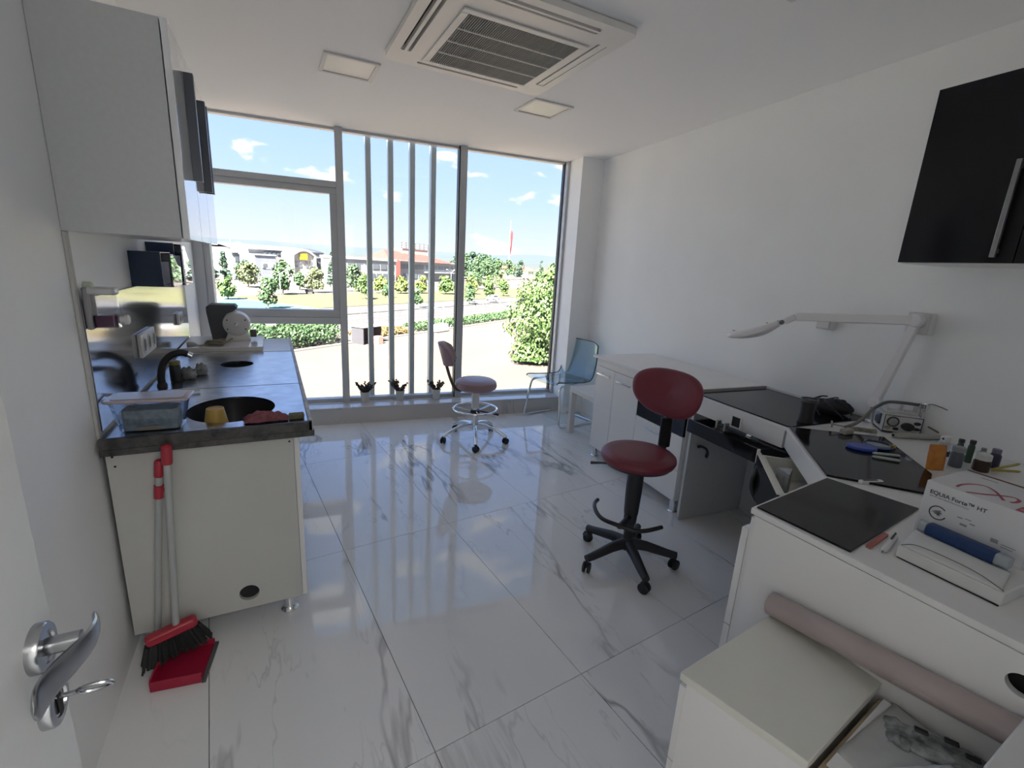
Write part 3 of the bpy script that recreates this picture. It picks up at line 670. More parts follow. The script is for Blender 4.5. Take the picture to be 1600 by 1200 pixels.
# what hangs in and below the pulled-out drawer
hp = thing('micromotor_handpiece', 'dark handpiece with chrome collar lying in the pulled-out black drawer', 'handpiece', R3(-.655, 1.33, .735), RZ)
MB().tube([(-.03, .20, .012), (-.01, .10, .006), (.0, .04, .0), (.005, -.02, -.004)], .011, 14, radii=[.008, .012, .013, .008]).build('body', mat('handpiece_grey', (.08, .10, .11), .3, .5), hp)
MB().tube([(.0, .045, .0), (.001, .02, -.001)], .0145, 14).build('collar', M_CHROME, hp)
MB().tube(bez([(.005, -.02, -.004), (.02, -.10, -.01), (.07, -.17, -.02), (.14, -.20, -.03)]), .006, 10).build('cable', M_BLACK, hp)
hb = thing('handpiece_bracket', 'small metal bracket on the pulled-out black drawer beside the handpiece', 'bracket', R3(-.66, 1.52, .7175), RZ)
MB().box(-.04, .03, -.04, .04, 0, .006).build('base', M_BLACK, hb)
for y in (-.034, .020): MB().box(-.03, .0, y, y+.012, .006, .05).build('cheek', mat('bracket_grey', (.30, .30, .28), .4, .6), hb, bevel=.002)
hs = thing('vacuum_hose', 'black hose looping down under the open white drawer', 'hose', R3(-.76, 1.17, .55), RZ)
MB().tube(bez([(.04, .05, .12), (-.006, .04, .06), (-.012, .03, -.01), (.0, -.02, -.06), (.035, -.06, -.05), (.05, -.07, .0)]), .011, 12).build('tube', M_BLACK, hs)
kb = tag(MB().tube(bez([(0, 0, 0), (-.012, -.014, .012), (-.01, -.035, .016), (.006, -.05, .006), (.02, -.052, -.02), (.022, -.045, -.05)]), .008, 8, flat=1.6).build('hook', M_BLACK, loc=R3(-.50, 1.818, .49), rz=RZ), 'black hook fixed on the grey end panel in the kneehole', 'hook')
ex = tag(MB().prism([(0, 0), (.09, 0), (.055, .055)], 0, .11).build('crumpled_wrapper', mat('wrapper_grey', (.42, .43, .42), .3, noise=(40, .4)), loc=R3(-.83, 1.00, .607), rz=RZ+.5), 'crumpled grey plastic wrapper inside the open white drawer', 'wrapper')

# black wall cabinet top right
bw = thing('wall_cabinet', 'black glossy wall cabinet with upright bar handles on the right wall', 'cabinet', R3(0, 0, 0), RZ)
box(-.315, -.002, -.30, 1.068, 1.603, 2.262).build('carcass', M_WHITE, bw, bevel=.001)
for k, (q0, q1, hq) in enumerate(((.705, 1.070, .755), (.336, .701, .386), (-.03, .332, .02))):
    d = box(-.337, -.3155, q0, q1, 1.606, 2.260).build('door', M_BLACKGLOSS, bw, bevel=.001)
    MB().box(-.366, -.352, hq-.008, hq+.008, 1.625, 1.955).box(-.353, -.3375, hq-.006, hq+.006, 1.64, 1.655).box(-.353, -.3375, hq-.006, hq+.006, 1.925, 1.94).build('handle', mat('grey_handle', (.30, .30, .31), .3, .8), d, bevel=.002)

# small boxes on the right wall
for q, z, w, hh, lab in ((1.525, 1.300, .042, .042, 'small white junction box on the right wall under the lamp arm'), (1.085, 1.345, .05, .05, 'white junction box on the right wall behind the lamp elbow')):
    t = thing('junction_box', lab, 'junction box', R3(-.001, q, z), RZ, 'wall junction boxes')
    MB().box(-.045, 0, -w, w, -hh, hh).build('body', M_PLASTICW, t, bevel=.005)
    MB().box(-.052, -.0455, -w*.85, w*.85, -hh*.85, hh*.85).build('cover', M_PLASTICW, t, bevel=.003)

# magnifier lamp
ML = thing('magnifier_lamp', 'white articulated desk magnifier lamp with flat head reaching over the desk', 'lamp', R3(-.07, 1.165, .8345), RZ)
M_LAMP = mat('lamp_white', (.84, .82, .83), .3)
P0 = Vector((0, .0, .11)); EL = Vector((.0, -.085, .525)); B1 = Vector((-.24, .335, .492)); HD0 = Vector((-.265, .375, .462)); HD1 = Vector((-.33, .645, .350))
MB().lathe([(.035, 0), (.035, .012), (.016, .018), (.014, .05), (.014, .09)], 20).build('clamp_post', M_CHROME, ML)
mb = MB(); mb.x = Matrix.Translation(P0) @ Matrix.Rotation(PI/2, 4, 'Y'); mb.lathe([(.0, -.018), (.026, -.018), (.030, -.012), (.030, .012), (.026, .018), (0, .018)], 24).build('lower_joint', M_LAMP, ML)
def arm(a, b, w, hgt, name):
    d = (b-a).normalized(); side = d.cross(Vector((0, 0, 1))).normalized() if abs(d.z) < .95 else Vector((1, 0, 0)); up = side.cross(d)
    mb = MB(); vs = []
    for p in (a, b):
        for sx, sy in ((-1, -1), (1, -1), (1, 1), (-1, 1)): vs.append(p+side*w*sx/2+up*hgt*sy/2)
    mb.add(vs, [(0, 1, 2, 3), (4, 7, 6, 5), (0, 4, 5, 1), (1, 5, 6, 2), (2, 6, 7, 3), (3, 7, 4, 0)])
    return mb.build(name, M_LAMP, ML, bevel=.005)
arm(P0, EL, .030, .038, 'lower_arm'); arm(EL, B1, .028, .042, 'upper_arm'); arm(B1, HD0, .030, .034, 'neck')
mb = MB(); mb.x = Matrix.Translation(EL) @ Matrix.Rotation(PI/2, 4, 'Y'); mb.lathe([(0, -.022), (.026, -.022), (.030, -.016), (.030, .016), (.026, .022), (0, .022)], 24).build('elbow_joint', M_LAMP, ML)
MB().ball(HD0+Vector((-.004, .012, -.006)), .013, 14, 10).build('ball_joint', mat('joint_grey', (.20, .20, .20), .4), ML)
hd = (HD1-HD0); L = hd.length; d = hd.normalized(); side = d.cross(Vector((0, 0, 1))).normalized(); up = side.cross(d)
sec = []
for i in range(13):
    u = i/12; w = .016+.070*math.sin(min(1, u*1.25)*PI/2)*(1 if u < .8 else math.sqrt(max(.05, 1-((u-.8)/.2)**2*.75))); t = .017+.009*math.sin(u*PI)
    c = HD0+d*(.03+u*(L-.03))+up*(.02*math.sin(u*PI)*-1)
    sec.append((c, w, t))
mb = MB(); vs = []; fs = []; n = 16
for c, w, t in sec:
    for k in range(n):
        a = 2*PI*k/n; ca, sa = math.cos(a), math.sin(a); ex = math.copysign(abs(ca)**.6, ca); ey = math.copysign(abs(sa)**.6, sa)
        vs.append(c+side*w*ex+up*t*ey)
for i in range(len(sec)-1):
    for k in range(n): fs.append((i*n+k, i*n+(k+1) % n, (i+1)*n+(k+1) % n, (i+1)*n+k))
fs.append(tuple(range(n))); fs.append(tuple(range((len(sec)-1)*n, len(sec)*n))[::-1]); mb.add(vs, fs)
head = mb.build('lamp_head', M_LAMP, ML)
for u, r in ((.22, .006), (.93, .009)):
    c = HD0+d*(.03+u*(L-.03))+up*(.0225-.012*math.sin(u*PI)); MB().ball(c, (r, r, .002), 12, 6).build('vent', M_DARK, head)

# ------------------------------------------------------------------ things on the desk
ZD = .8345
cup = thing('black_tumbler', 'tall black plastic tumbler standing on the far black glass inset', 'cup', R3(-.44, 1.245, ZD+gk), RZ)
MB().lathe([(.034, 0), (.035, .003), (.031, .04), (.032, .09), (.037, .104)], 28).build('body', M_BLACK, cup)
MB().lathe([(.0385, .104), (.0385, .118), (.034, .119), (.033, .112), (.0, .112)], 28).build('rim', mat('tumbler_rim', (.07, .07, .07), .35), cup)
bag = thing('black_pouch', 'black fabric pouch with tangled cables against the right wall', 'pouch', R3(-.13, 1.330, ZD+gk), RZ)
mb = MB(); mb.ball((0, 0, .035), (.085, .10, .040), 24, 14)
mb.v = [(p[0]*(1+.12*mnoise.noise(Vector(p)*22)), p[1]*(1+.12*mnoise.noise(Vector(p)*19)), max(0, p[2]*(1+.25*mnoise.noise(Vector(p)*17)))) for p in mb.v]
mb.build('body', mat('black_fabric', (.014, .014, .015), .75), bag, ang=2)
for k in range(6):
    a = k*1.05; pts = [(-.02+.11*math.cos(a+t*.8)*(.5+.5*t), .11*math.sin(a+t*1.1)*(.4+.6*t), .075*math.cos(t*1.2)+.004) for t in (0, .35, .7, 1.0, 1.25)]
    MB().tube(bez([(p[0], p[1], max(.006, p[2])) for p in pts], 6), .0038, 8).build('cable', M_BLACK, bag)

mm = thing('micromotor_unit', 'small white micromotor control unit with dial and black knob beside the lamp', 'control unit', R3(-.112, 1.012, ZD), RZ+math.atan2(-.098, .106))
# local x along its front, -y out of the front face
M_MM = mat('unit_white', (.60, .60, .59), .4)
MB().box(-.074, .074, -.012, .115, .006, .088).build('housing', M_MM, mm, bevel=.004)
MB().box(-.074, .074, -.0135, -.012, .0065, .0095).box(-.074, .074, -.0135, -.012, .0845, .0875).box(-.074, -.071, -.0135, -.012, .0095, .0845).box(.071, .074, -.0135, -.012, .0095, .0845).build('front_outline', M_BLACK, mm)
for x in (-.06, .06): MB().box(x-.01, x+.01, 0, .10, 0, .0055).build('foot', M_BLACK, mm)
def fdisc(x, z, rx, rz_, t, name, m, par=mm, y=-.0125):
    mb = MB(); mb.x = Matrix.Translation((x, y, z)) @ Matrix.Rotation(PI/2, 4, 'X'); n = 28
    mb.prism([(rx*math.cos(2*PI*i/n), rz_*math.sin(2*PI*i/n)) for i in range(n)], 0, t); return mb.build(name, m, par, bevel=.0008)
dl = fdisc(-.040, .057, .0245, .0245, .006, 'dial', M_BLACK); fdisc(-.040, .057, .0185, .0185, .0005, 'dial_face', mat('dial_face', (.42, .42, .40), .4, noise=(140, .5)), dl, y=-.019)
fdisc(.018, .042, .025, .018, .016, 'knob', M_BLACK); fdisc(.054, .060, .014, .008, .003, 'switch', M_BLACK); fdisc(.056, .034, .014, .007, .003, 'switch', M_BLACK)
fdisc(-.056, .026, .013, .008, .004, 'outlet', mat('bracket_grey', (.3, .3, .28), .4)); fdisc(-.024, .024, .012, .007, .004, 'outlet', M_BLACK)
MB().box(-.0755, -.0745, .02, .095, .02, .08).build('side_plate', M_CHROME, mm)
MB().box(-.055, .065, .035, .085, .0885, .100).box(-.055, -.047, .045, .075, .100, .128).box(.057, .065, .045, .075, .100, .128).box(.005, .012, .045, .075, .100, .128).build('rack', M_MM, mm, bevel=.002)
MB().tube(bez([(-.115, .03, .095), (-.06, .055, .130), (.0, .06, .137), (.075, .06, .136)]), .0075, 12, radii=None).build('rest_handpiece', mat('handpiece_dark', (.16, .16, .16), .35, .4), mm)
MB().tube(bez([(-.115, .03, .095), (-.155, -.01, .055), (-.19, -.04, .03), (-.205, -.03, .014), (-.23, -.05, .008)]), .008, 10).build('cable', mat('grey_cable', (.20, .19, .17), .6), mm)
ct = thing('coiled_cord', 'grey-beige coiled cord with square plug on the desk before the control unit', 'cord', R3(-.35, 1.075, ZD), RZ)
pts = []
for k in range(260):
    t = k/259; a = t*2*PI*24; base = Vector((-.045, .045, .020)).lerp(Vector((.10, -.045, .014)), t) if t > .35 else Vector((-.06+.02*math.cos(t/.35*PI), .08-.035*t/.35, .028))
    pts.append(base+Vector((.006*math.cos(a), .006*math.cos(a)*.6, .009*math.sin(a))))
MB().tube(pts, .0028, 6).build('coil', mat('coil_beige', (.33, .31, .24), .6), ct)
MB().box(-.10, -.04, -.03, .0, .009, .032).build('plug', mat('plug_beige', (.42, .40, .36), .5), ct, bevel=.004)
hq = thing('straight_handpiece', 'long beige straight handpiece lying in front of the control unit', 'handpiece', R3(-.10, .935, ZD), RZ+math.atan2(-.093, .246))
MB().tube([(-.125, 0, .014), (-.12, 0, .014), (.05, 0, .013), (.12, 0, .012)], .013, 18, radii=[.012, .0135, .0135, .010]).build('body', mat('handpiece_beige', (.40, .39, .35), .4), hq)
MB().tube([(-.1285, 0, .014), (-.1255, 0, .014)], .006, 12).build('bore', M_DARK, hq)
MB().tube([(.06, .035, .05), (.10, .02, .03), (.15, .0, .012)], .004, 8).build('lead', mat('grey_cable', (.2, .19, .17), .6), hq)
cc = thing('chrome_stand', 'slim chrome tool stand with flared top behind the control unit', 'stand', R3(-.025, .985, ZD), RZ)
MB().lathe([(.020, 0), (.020, .006), (.010, .012), (.0085, .10), (.011, .118), (.020, .128), (.021, .148), (.017, .150), (.015, .142), (0, .142)], 24).build('stem', M_CHROME, cc)
MB().tube(bez([(0, .0, .142), (-.004, -.03, .155), (-.006, -.065, .152), (-.002, -.09, .145)]), .0022, 8).build('probe', mat('handpiece_dark', (.16, .16, .16), .35), cc)

bt = tag(MB().prism(circle(0, 0, .055, .042, 32), 0, .014).build('blue_pad', mat('blue_silicone', (.035, .075, .38), .35), loc=R3(-.56, .908, ZD+.0085), rz=RZ-.6, bevel=.005), 'blue oval silicone pad on the middle black glass inset', 'pad')
dsh = thing('petri_dish', 'round glass dish with blue rim on the middle black glass inset', 'dish', R3(-.455, .905, ZD+.0085), RZ)
MB().lathe([(.050, 0), (.050, .016), (.046, .016), (.046, .003), (0, .003)], 36).build('bowl', glass('dish_glass', (.72, .78, .84), 2), dsh)
MB().lathe([(.0515, .005), (.0525, .008), (.0515, .011)], 36, cap=False).build('blue_band', mat('blue_band', (.06, .11, .35), .35), dsh)
MB().lathe([(.0, .0035), (.044, .0035), (.044, .006), (0, .006)], 30, cap=False).build('content', mat('dish_grey', (.42, .45, .48), .5, noise=(50, .3)), dsh)
tag(MB().prism(rrect(-.045, .045, -.012, .012, .01), 0, .008).build('plastic_clip', mat('clear_grey', (.33, .36, .33), .25), loc=R3(-.585, .800, ZD+.0085), rz=RZ-.75, bevel=.003), 'pale translucent plastic clip beside the blue pad, lower one', 'clip')
tag(MB().prism(rrect(-.05, .05, -.008, .008, .007), 0, .009).build('plastic_clip', mat('clear_grey2', (.40, .42, .40), .25), loc=R3(-.535, .828, ZD+.0085), rz=RZ-.55, bevel=.003), 'pale translucent plastic strip between the blue pad and the glass dish', 'clip')
tag(MB().prism(rrect(-.014, .014, -.008, .008, .005), 0, .012).build('yellow_cap', mat('yellow_bit', (.45, .36, .08), .5), loc=R3(-.402, .880, ZD+.0085), rz=RZ), 'small yellow cap at the far rim of the glass dish', 'block')  # a loose yellow cap lying by the dish
bb = thing('bur_holder', 'short white bur holder at the near edge of the middle black glass inset', 'holder', R3(-.872, .683, ZD), RZ-.25)
MB().prism(rrect(-.045, .045, -.008, .008, .006), 0, .0115).build('body', M_PLASTICW, bb, bevel=.002)
MB().prism(rrect(-.032, .026, -.0035, .0035, .003), .0115, .0125).build('window', M_BLACK, bb)

pk = thing('orange_pouch', 'orange plastic pouch standing beside the bottles', 'pouch', R3(-.478, .690, ZD), RZ-.45)
def pf(u, v): return ((u-.5)*.095, (v-.5)*.022-.016*math.sin(u*PI)*math.sin(v*PI)*0+.008*math.sin(u*PI)*(1 if v < .5 else 1), 0)
pw = MB()
def pouch(u, v):
    a = u*2*PI; k = math.sin(v*PI)**.5*.014+.001
    return (.033*math.cos(a)*(1-.06*v), k*math.sin(a)+.012*v, .098*v)
pw.grid(pouch, 28, 10); pw.build('pouch', mat('orange_film', (.60, .26, .03), .25, noise=(22, .0, (.42, .10, .02))), pk)
def bottle(lab, name, p, q, r, h, body, cap, ch, cr, dz=0):
    t = thing(name, lab, 'bottle', R3(p, q, ZD), RZ, 'small bottles by the wall')
    MB().lathe([(r*.95, 0), (r, .003), (r, h*.82), (r*.8, h*.93), (cr*.8, h)], 24).build('body', body, t)
    MB().lathe([(cr, h), (cr, h+ch*.9), (cr*.85, h+ch), (0, h+ch)], 24).build('cap', cap, t)
    return t
M_BOTW = mat('bottle_white', (.62, .62, .60), .35); M_BROWNB = mat('brown_bottle', (.045, .022, .014), .12); M_GREENB = mat('green_bottle', (.06, .10, .07), .15); M_GREYB = mat('grey_label', (.10, .11, .13), .4)
sp = bottle('white spray bottle with nozzle, tallest beside the orange pouch', 'spray_bottle', -.405, .712, .021, .075, M_BOTW, mat('nozzle_grey', (.52, .54, .54), .3), .022, .019)
MB().box(-.022, .014, -.011, .011, .097, .124).build('nozzle', M_PLASTICW, sp, bevel=.004)
MB().ball((-.022, 0, .114), (.002, .004, .004), 10, 6).build('nozzle_hole', M_DARK, sp)
MB().lathe([(.0212, .045), (.0212, .066)], 24, cap=False).build('black_band', M_BLACK, sp)
bottle('dark grey labelled bottle between the spray bottle and the green vials', 'bottle', -.345, .690, .021, .062, M_GREYB, mat('cap_grey', (.30, .31, .32), .35), .020, .021)
bottle('brown glass bottle with wide white screw cap', 'bottle', -.290, .635, .026, .045, M_BROWNB, M_BOTW, .024, .024)
bottle('slim green vial with black cap, left of the pair', 'bottle', -.265, .722, .011, .080, M_GREENB, M_BLACK, .014, .010)
bottle('slim green vial with black cap, right of the pair', 'bottle', -.232, .700, .011, .080, M_GREENB, M_BLACK, .014, .010)
bottle('tiny clear vial behind the white screw cap', 'bottle', -.225, .665, .013, .062, mat('pale_vial', (.42, .44, .45), .15), mat('cap_dim', (.24, .25, .26), .4), .012, .008)
bottle('squat bluish-black bottle at the back of the bottle group', 'bottle', -.190, .640, .018, .060, mat('blueblack', (.05, .05, .085), .3), mat('lilac_cap', (.20, .19, .26), .4), .016, .014)
for k, (m_, an, lab) in enumerate(((mat('pencil_yellow', (.42, .38, .08), .4), .50, 'yellow-green pencil leaning out behind the bottles, upper one'), (mat('pencil_dark', (.35, .27, .05), .4), .75, 'yellow pencil with dark tip lying beside the brown bottle, lower one'))):
    x0 = Vector((0, 0, .006)); x1 = Vector((.055*math.cos(an), -.085*math.sin(an)-.01, .045-.022*k))
    tag(MB().tube([x0, x0.lerp(x1, .9), x1], .005, 8, radii=[.005, .005, .001]).build('pencil', m_, loc=R3(-.235-.02*k, .618, ZD), rz=RZ), lab, 'pencil', 'pencils by the bottles')

# cartons at the near end of the desk
qa = RZ+.04
fc = thing('flat_carton', 'flat white carton with bent flap lying on the desk edge', 'carton', R3(-1.292, .372, ZD), qa+.03)
MB().prism([(0, 0), (.004, -.198), (.17, -.205), (.165, .03)], 0, .032).build('box', M_CARDW, fc, bevel=.003)
def flapf(u, v):
    x = .006+.115*v; return (x+(.03*(1-u)**2)*(1-v)*0, -.005-.186*u+.02*v, .0335+.010*math.sin(v*PI*.8)*(1-.6*u))
MB().grid(flapf, 12, 8).build('flap', M_CARDW, fc, solid=.0015)
MB().box(-.0002, .0008, -.196, -.003, .0, .003).build('crease', M_DARK, fc)
MB().tube(bez([(.004, -.004, .0345), (.022, -.03, .0435), (.030, -.10, .0425), (.026, -.15, .040), (.010, -.194, .0345)], 5), .0009, 6).build('fold_line', mat('fold_grey', (.14, .14, .13), .8), fc)
eq = thing('product_carton', 'white carton printed EQUIA Forte HT with a pink ribbon on its lid', 'carton', R3(-1.122, .425, ZD), qa)
# local: front face is the plane x=0 facing -x, box runs to -y
bw_, bd_, bh_ = .215, .215, .166
box(0, bd_, -bw_, 0, 0, bh_).build('box', mat('carton_white', (.70, .70, .71), .45, noise=(3, .04)), eq, bevel=.0015)
M_INK = mat('ink_grey', (.06, .06, .065), .6); M_INK2 = mat('ink_pale', (.30, .30, .31), .6); M_RIB = mat('ink_ribbon', (.42, .07, .11), .5); M_RIB2 = mat('ink_ribbon_pale', (.60, .36, .38), .5)
FR = Matrix(((0, 0, -1, -.0003), (-1, 0, 0, 0), (0, 1, 0, 0), (0, 0, 0, 1)))   # (u,v,w) -> x=-w, y=-u, z=v
def print_text(txt, u, v, size, m, name='printed_text'):
    me = text_mesh(txt, size, .0002); me.transform(FR @ Matrix.Translation((u, v, 0))); o = link(name, me, m, eq, smooth=False); return o
print_text('EQUIA Forte\u2122 HT', .012, .134, .0145, M_INK)
print_text('Bulk Fill Glass Hybrid Restorative System', .013, .1265, .0050, M_INK2)
def fr_strip(u0, u1, v0, v1, m, name='print_mark'): return box(-.0008, -.0002, -u1, -u0, v0, v1).build(name, m, eq, smooth=False)
ring = MB()
for k in range(30):
    a0 = 2*PI*k/36+.75; a1 = 2*PI*(k+1)/36+.75; r0, r1 = .0165, .0195; c = (.040, .088)
    ring.add([(-.0006, -(c[0]+r*math.cos(a)), c[1]+r*math.sin(a)) for a in (a0, a1) for r in (r0, r1)], [(0, 1, 3, 2)])
ring.build('print_ring', M_INK, eq, smooth=False)
bl = MB()
for k in range(14):
    a = k*.9; x = .040+.010*math.cos(a)*(k % 3)/2.2; y = .088+.008*math.sin(a)*((k+1) % 3)/2.2; bl.add([(-.0006, -(x-.004), y-.002), (-.0006, -(x+.004), y-.001), (-.0006, -(x+.003), y+.003), (-.0006, -(x-.003), y+.002)], [(0, 1, 2, 3)])
bl.build('print_emblem', M_INK2, eq, smooth=False)
for k, (u, v, w, hh) in enumerate(((.080, .097, .010, .003), (.095, .100, .012, .002), (.106, .091, .010, .003), (.088, .080, .014, .006), (.150, .070, .014, .010), (.170, .072, .026, .002), (.170, .066, .022, .002), (.010, .052, .02, .0015), (.036, .050, .03, .0015), (.012, .046, .018, .0015), (.06, .048, .02, .0015), (.15, .050, .03, .0015))):
    fr_strip(u, u+w, v, v+hh, M_INK2)
# lid print: ribbon loop, dark red rim, red block
def lid(u, v): return (v*bd_, -u, bh_+.0004)
rb = MB(); path = bez([(.052, .12, 0), (.050, .26, 0), (.058, .42, 0), (.076, .52, 0), (.100, .46, 0), (.122, .32, 0), (.138, .20, 0)], 8); path2 = bez([(.078, .04, 0), (.098, .16, 0), (.120, .34, 0), (.138, .44, 0), (.152, .40, 0), (.154, .28, 0), (.148, .22, 0)], 8)
for pth, wd in ((path, .0055), (path2, .0065)):
    for i in range(len(pth)-1):
        a, b2 = pth[i], pth[i+1]; t = (b2-a); nx = Vector((-t.y*bd_, t.x/bd_, 0)); nx = Vector((-(b2.y-a.y)*bd_, (b2.x-a.x), 0)).normalized()*wd
        q = []
        for pp, sg_ in ((a, 1), (b2, 1), (b2, -1), (a, -1)):
            u_ = pp.x+nx.x*sg_*.6; v_ = pp.y+nx.y*sg_/bd_*.6; q.append(lid(u_, v_))
        rb.add(q, [(0, 1, 2, 3)])
rb.build('print_ribbon', M_RIB, eq, smooth=False)
box(bd_-.012, bd_-.0005, -bw_+.001, -.002, bh_+.0001, bh_+.0008).build('lid_rim', mat('rim_brown', (.20, .08, .075), .6), eq)
box(.004, .045, -.213, -.172, bh_+.0001, bh_+.0006).build('print_block', M_RIB, eq)
me = text_mesh('GC', .022, .0002); me.transform(Matrix.Translation((.014, -.176, bh_+.0009)) @ Matrix.Rotation(-PI/2, 4, 'Z')); link('printed_text', me, M_RIB2, eq, smooth=False)
for k, (u, v) in enumerate(((.168, .62), (.170, .66), (.045, .80))): MB().add([lid(u, v), lid(u+.035, v), lid(u+.035, v+.03), lid(u, v+.03)], [(0, 1, 2, 3)]).build('print_mark', M_INK2, eq, smooth=False)
br_ = thing('blue_roll', 'dark blue wrapped roll lying against the printed carton', 'roll', R3(-1.160, .392, ZD+.0555), qa-.02)
mb = MB(); mb.x = Matrix.Rotation(PI/2, 4, 'X'); pr = rrect(-.017, .017, -.0165, .0165, .010)
mb.prism(pr, .014, .150).build('roll', mat('navy_wrap', (.012, .040, .135), .45, bump=(90, .3)), br_, bevel=.002)
mb = MB(); mb.x = Matrix.Rotation(PI/2, 4, 'X'); mb.prism(rrect(-.014, .014, -.0135, .0135, .008), -.004, .0118).prism(rrect(-.014, .014, -.0135, .0135, .008), .1502, .176).build('clear_wrap', mat('film_grey', (.36, .40, .42), .25), br_)
for o in br_.children: o.location = (0, 0, -.002)
pn = thing('white_pen', 'white ballpoint pen with clip on the desk near the flat carton', 'pen', R3(-1.255, .408, ZD), RZ+.30)
MB().tube([(-.062, 0, .008), (-.050, 0, .008), (.055, 0, .008), (.062, 0, .008)], .0058, 12, radii=[.003, .0075, .0078, .006]).build('barrel', M_PLASTICW, pn)
MB().tube([(.06, 0, .014), (.055, 0, .019), (.012, 0, .017)], .0022, 6).build('clip', M_BLACK, pn)
MB().tube([(-.072, 0, .008), (-.061, 0, .008)], .0026, 8, radii=[.001, .0026]).build('tip', mat('handpiece_dark', (.16, .16, .16), .35), pn)
tag(MB().prism(rrect(-.062, .062, -.006, .006, .004), 0, .006).build('red_strip', mat('faded_red', (.42, .14, .11), .6), loc=R3(-1.262, .432, ZD), rz=RZ+.21), 'faded red strip along the edge of the front black glass inset', 'strip')

# ------------------------------------------------------------------ low unit, roll and papers in the near right corner
ped = thing('low_cabinet', 'low cream-topped white cabinet standing against the end of the desk', 'cabinet', R3(0, 0, 0), RZ)
C1, C2, C3, C4 = (-1.852, .467), (-1.432, .545), (-1.402, .279), (-1.757, .208)
MB().prism([C1, C2, C3, C4], .548, .57).build('top', mat('cream_board_top', (.74, .73, .66), .4, noise=(6, .06)), ped, bevel=.002)
def sh(a, b, t): return (a[0]+(b[0]-a[0])*t, a[1]+(b[1]-a[1])*t)
ins = [(-1.842, .452), (-1.440, .528), (-1.410, .287), (-1.752, .218)]
MB().prism(ins, .05, .5475).build('carcass', M_WHITE, ped, smooth=False)
MB().prism([(-1.842, .4525), (-1.440, .5285), (-1.443, .545), (-1.845, .469)], .06, .30).build('drawer_front', M_WHITE, ped, bevel=.001)
MB().prism([(-1.842, .4525), (-1.440, .5285), (-1.443, .545), (-1.845, .469)], .304, .530).build('drawer_front', M_WHITE, ped, bevel=.001)
for p in ins:
    c = (sum(x[0] for x in ins)/4, sum(x[1] for x in ins)/4); q = sh(p, c, .12); MB().cyl((q[0], q[1], 0), (q[0], q[1], .05), .02, n=14).build('leg', M_BLACK, ped)
cb = thing('brown_carton', 'brown cardboard carton beside the low cabinet under the papers', 'carton', R3(0, 0, 0), RZ)
MB().prism([(-1.750, .203), (-1.418, .270), (-1.375, -.02), (-1.690, -.06)], .001, .540).build('box', M_CARDB, cb, bevel=.003)
tag(MB().prism([(-1.700, .205), (-1.415, .262), (-1.372, -.01), (-1.650, -.045)], .5405, .5445).build('paper_stack', M_PAPER, loc=R3(0, 0, 0), rz=RZ), 'stack of bluish white papers on the brown carton', 'papers')
def filmf(u, v):
    x = -1.655+.25*u; y = .215-.20*v+.03*u; z = .5455+.010*abs(mnoise.noise(Vector((u*4, v*4, 1))))+.004*abs(mnoise.noise(Vector((u*11, v*11, 4)))); return (x, y, z)
tag(MB().grid(filmf, 24, 20).build('plastic_sheet', mat('greyish_plastic', (.50, .51, .51), .35, noise=(7, .15)), loc=R3(0, 0, 0), rz=RZ, ang=2, solid=.001), 'rumpled grey plastic sheet lying on the papers', 'sheet')
def film2(u, v): return ((u-.5)*.13, (v-.5)*.09, .0135+.009*math.sin(u*PI)*math.sin(v*PI)+.003*mnoise.noise(Vector((u*6, v*6, 9))))
tag(MB().grid(film2, 16, 12).build('paper_scrap', mat('scrap_white', (.66, .67, .66), .6), loc=R3(-1.545, .085, .546), rz=RZ-.3, ang=2, solid=.001), 'crumpled white paper scrap on the grey plastic sheet', 'paper')
gl = thing('clear_bag', 'clear crumpled plastic bag with dark pieces beneath the pinkish roll', 'bag', R3(-1.452, .140, .560), RZ-1.0)
def bagf(u, v):
    e = 1-max(abs(2*u-1), abs(2*v-1))**4; q = Vector((u*5, v*3, 2.5))
    return ((u-.5)*.17+.012*mnoise.noise(q*1.7), (v-.5)*.075+.010*mnoise.noise(q*2+Vector((4, 0, 0))), -.010+e*(.010+.016*abs(mnoise.noise(q*1.5))))
mb = MB(); mb.grid(bagf, 30, 16)
mb.build('film', mat('dark_film', (.06, .07, .07), .10, noise=(26, .0, (.42, .44, .44))), gl, ang=2, solid=.001)
for k, (x, y) in enumerate(((-.03, .0), (.02, .008), (.05, -.012))): MB().box(x-.012, x+.012, y-.006, y+.006, .018, .024).build('dark_piece', M_BLACK, gl, bevel=.002)
rl = thing('carpet_roll', 'pinkish grey plastic-wrapped roll lying across the low cabinet', 'roll')
ra = Vector(R3(-1.462, .545, .604)); rb_ = Vector(R3(-1.392, .042, .668))
MB().tube([ra, ra.lerp(rb_, .5), rb_], .032, 28).build('roll', mat('pinkish_roll', (.50, .435, .42), .55, noise=(8, .12)), rl)
dr_ = (rb_-ra).normalized()
MB().tube([ra-dr_*.001, ra-dr_*.002], .022, 24).build('core', mat('roll_core', (.22, .12, .11), .7), rl)
mb = MB(); sd_ = dr_.cross(Vector((0, 0, 1))).normalized(); up_ = sd_.cross(dr_)
def wrapf(u, v):
    a = u*2*PI; r = .0332+.0022*mnoise.noise(Vector((math.cos(a)*3, math.sin(a)*3, v*5)))+(.004*max(0, .12-v)/.12*mnoise.noise(Vector((math.cos(a)*6, math.sin(a)*6, 3)))); p = ra+dr_*(-.022*abs(mnoise.noise(Vector((u*9, 1, 2))))*(1 if v == 0 else 0)+v*.503); return p+sd_*r*math.cos(a)+up_*r*math.sin(a)
mb.grid(wrapf, 40, 24); mb.build('plastic_wrap', glass('wrap_film', (.97, .95, .95), 1.3), rl, ang=2)
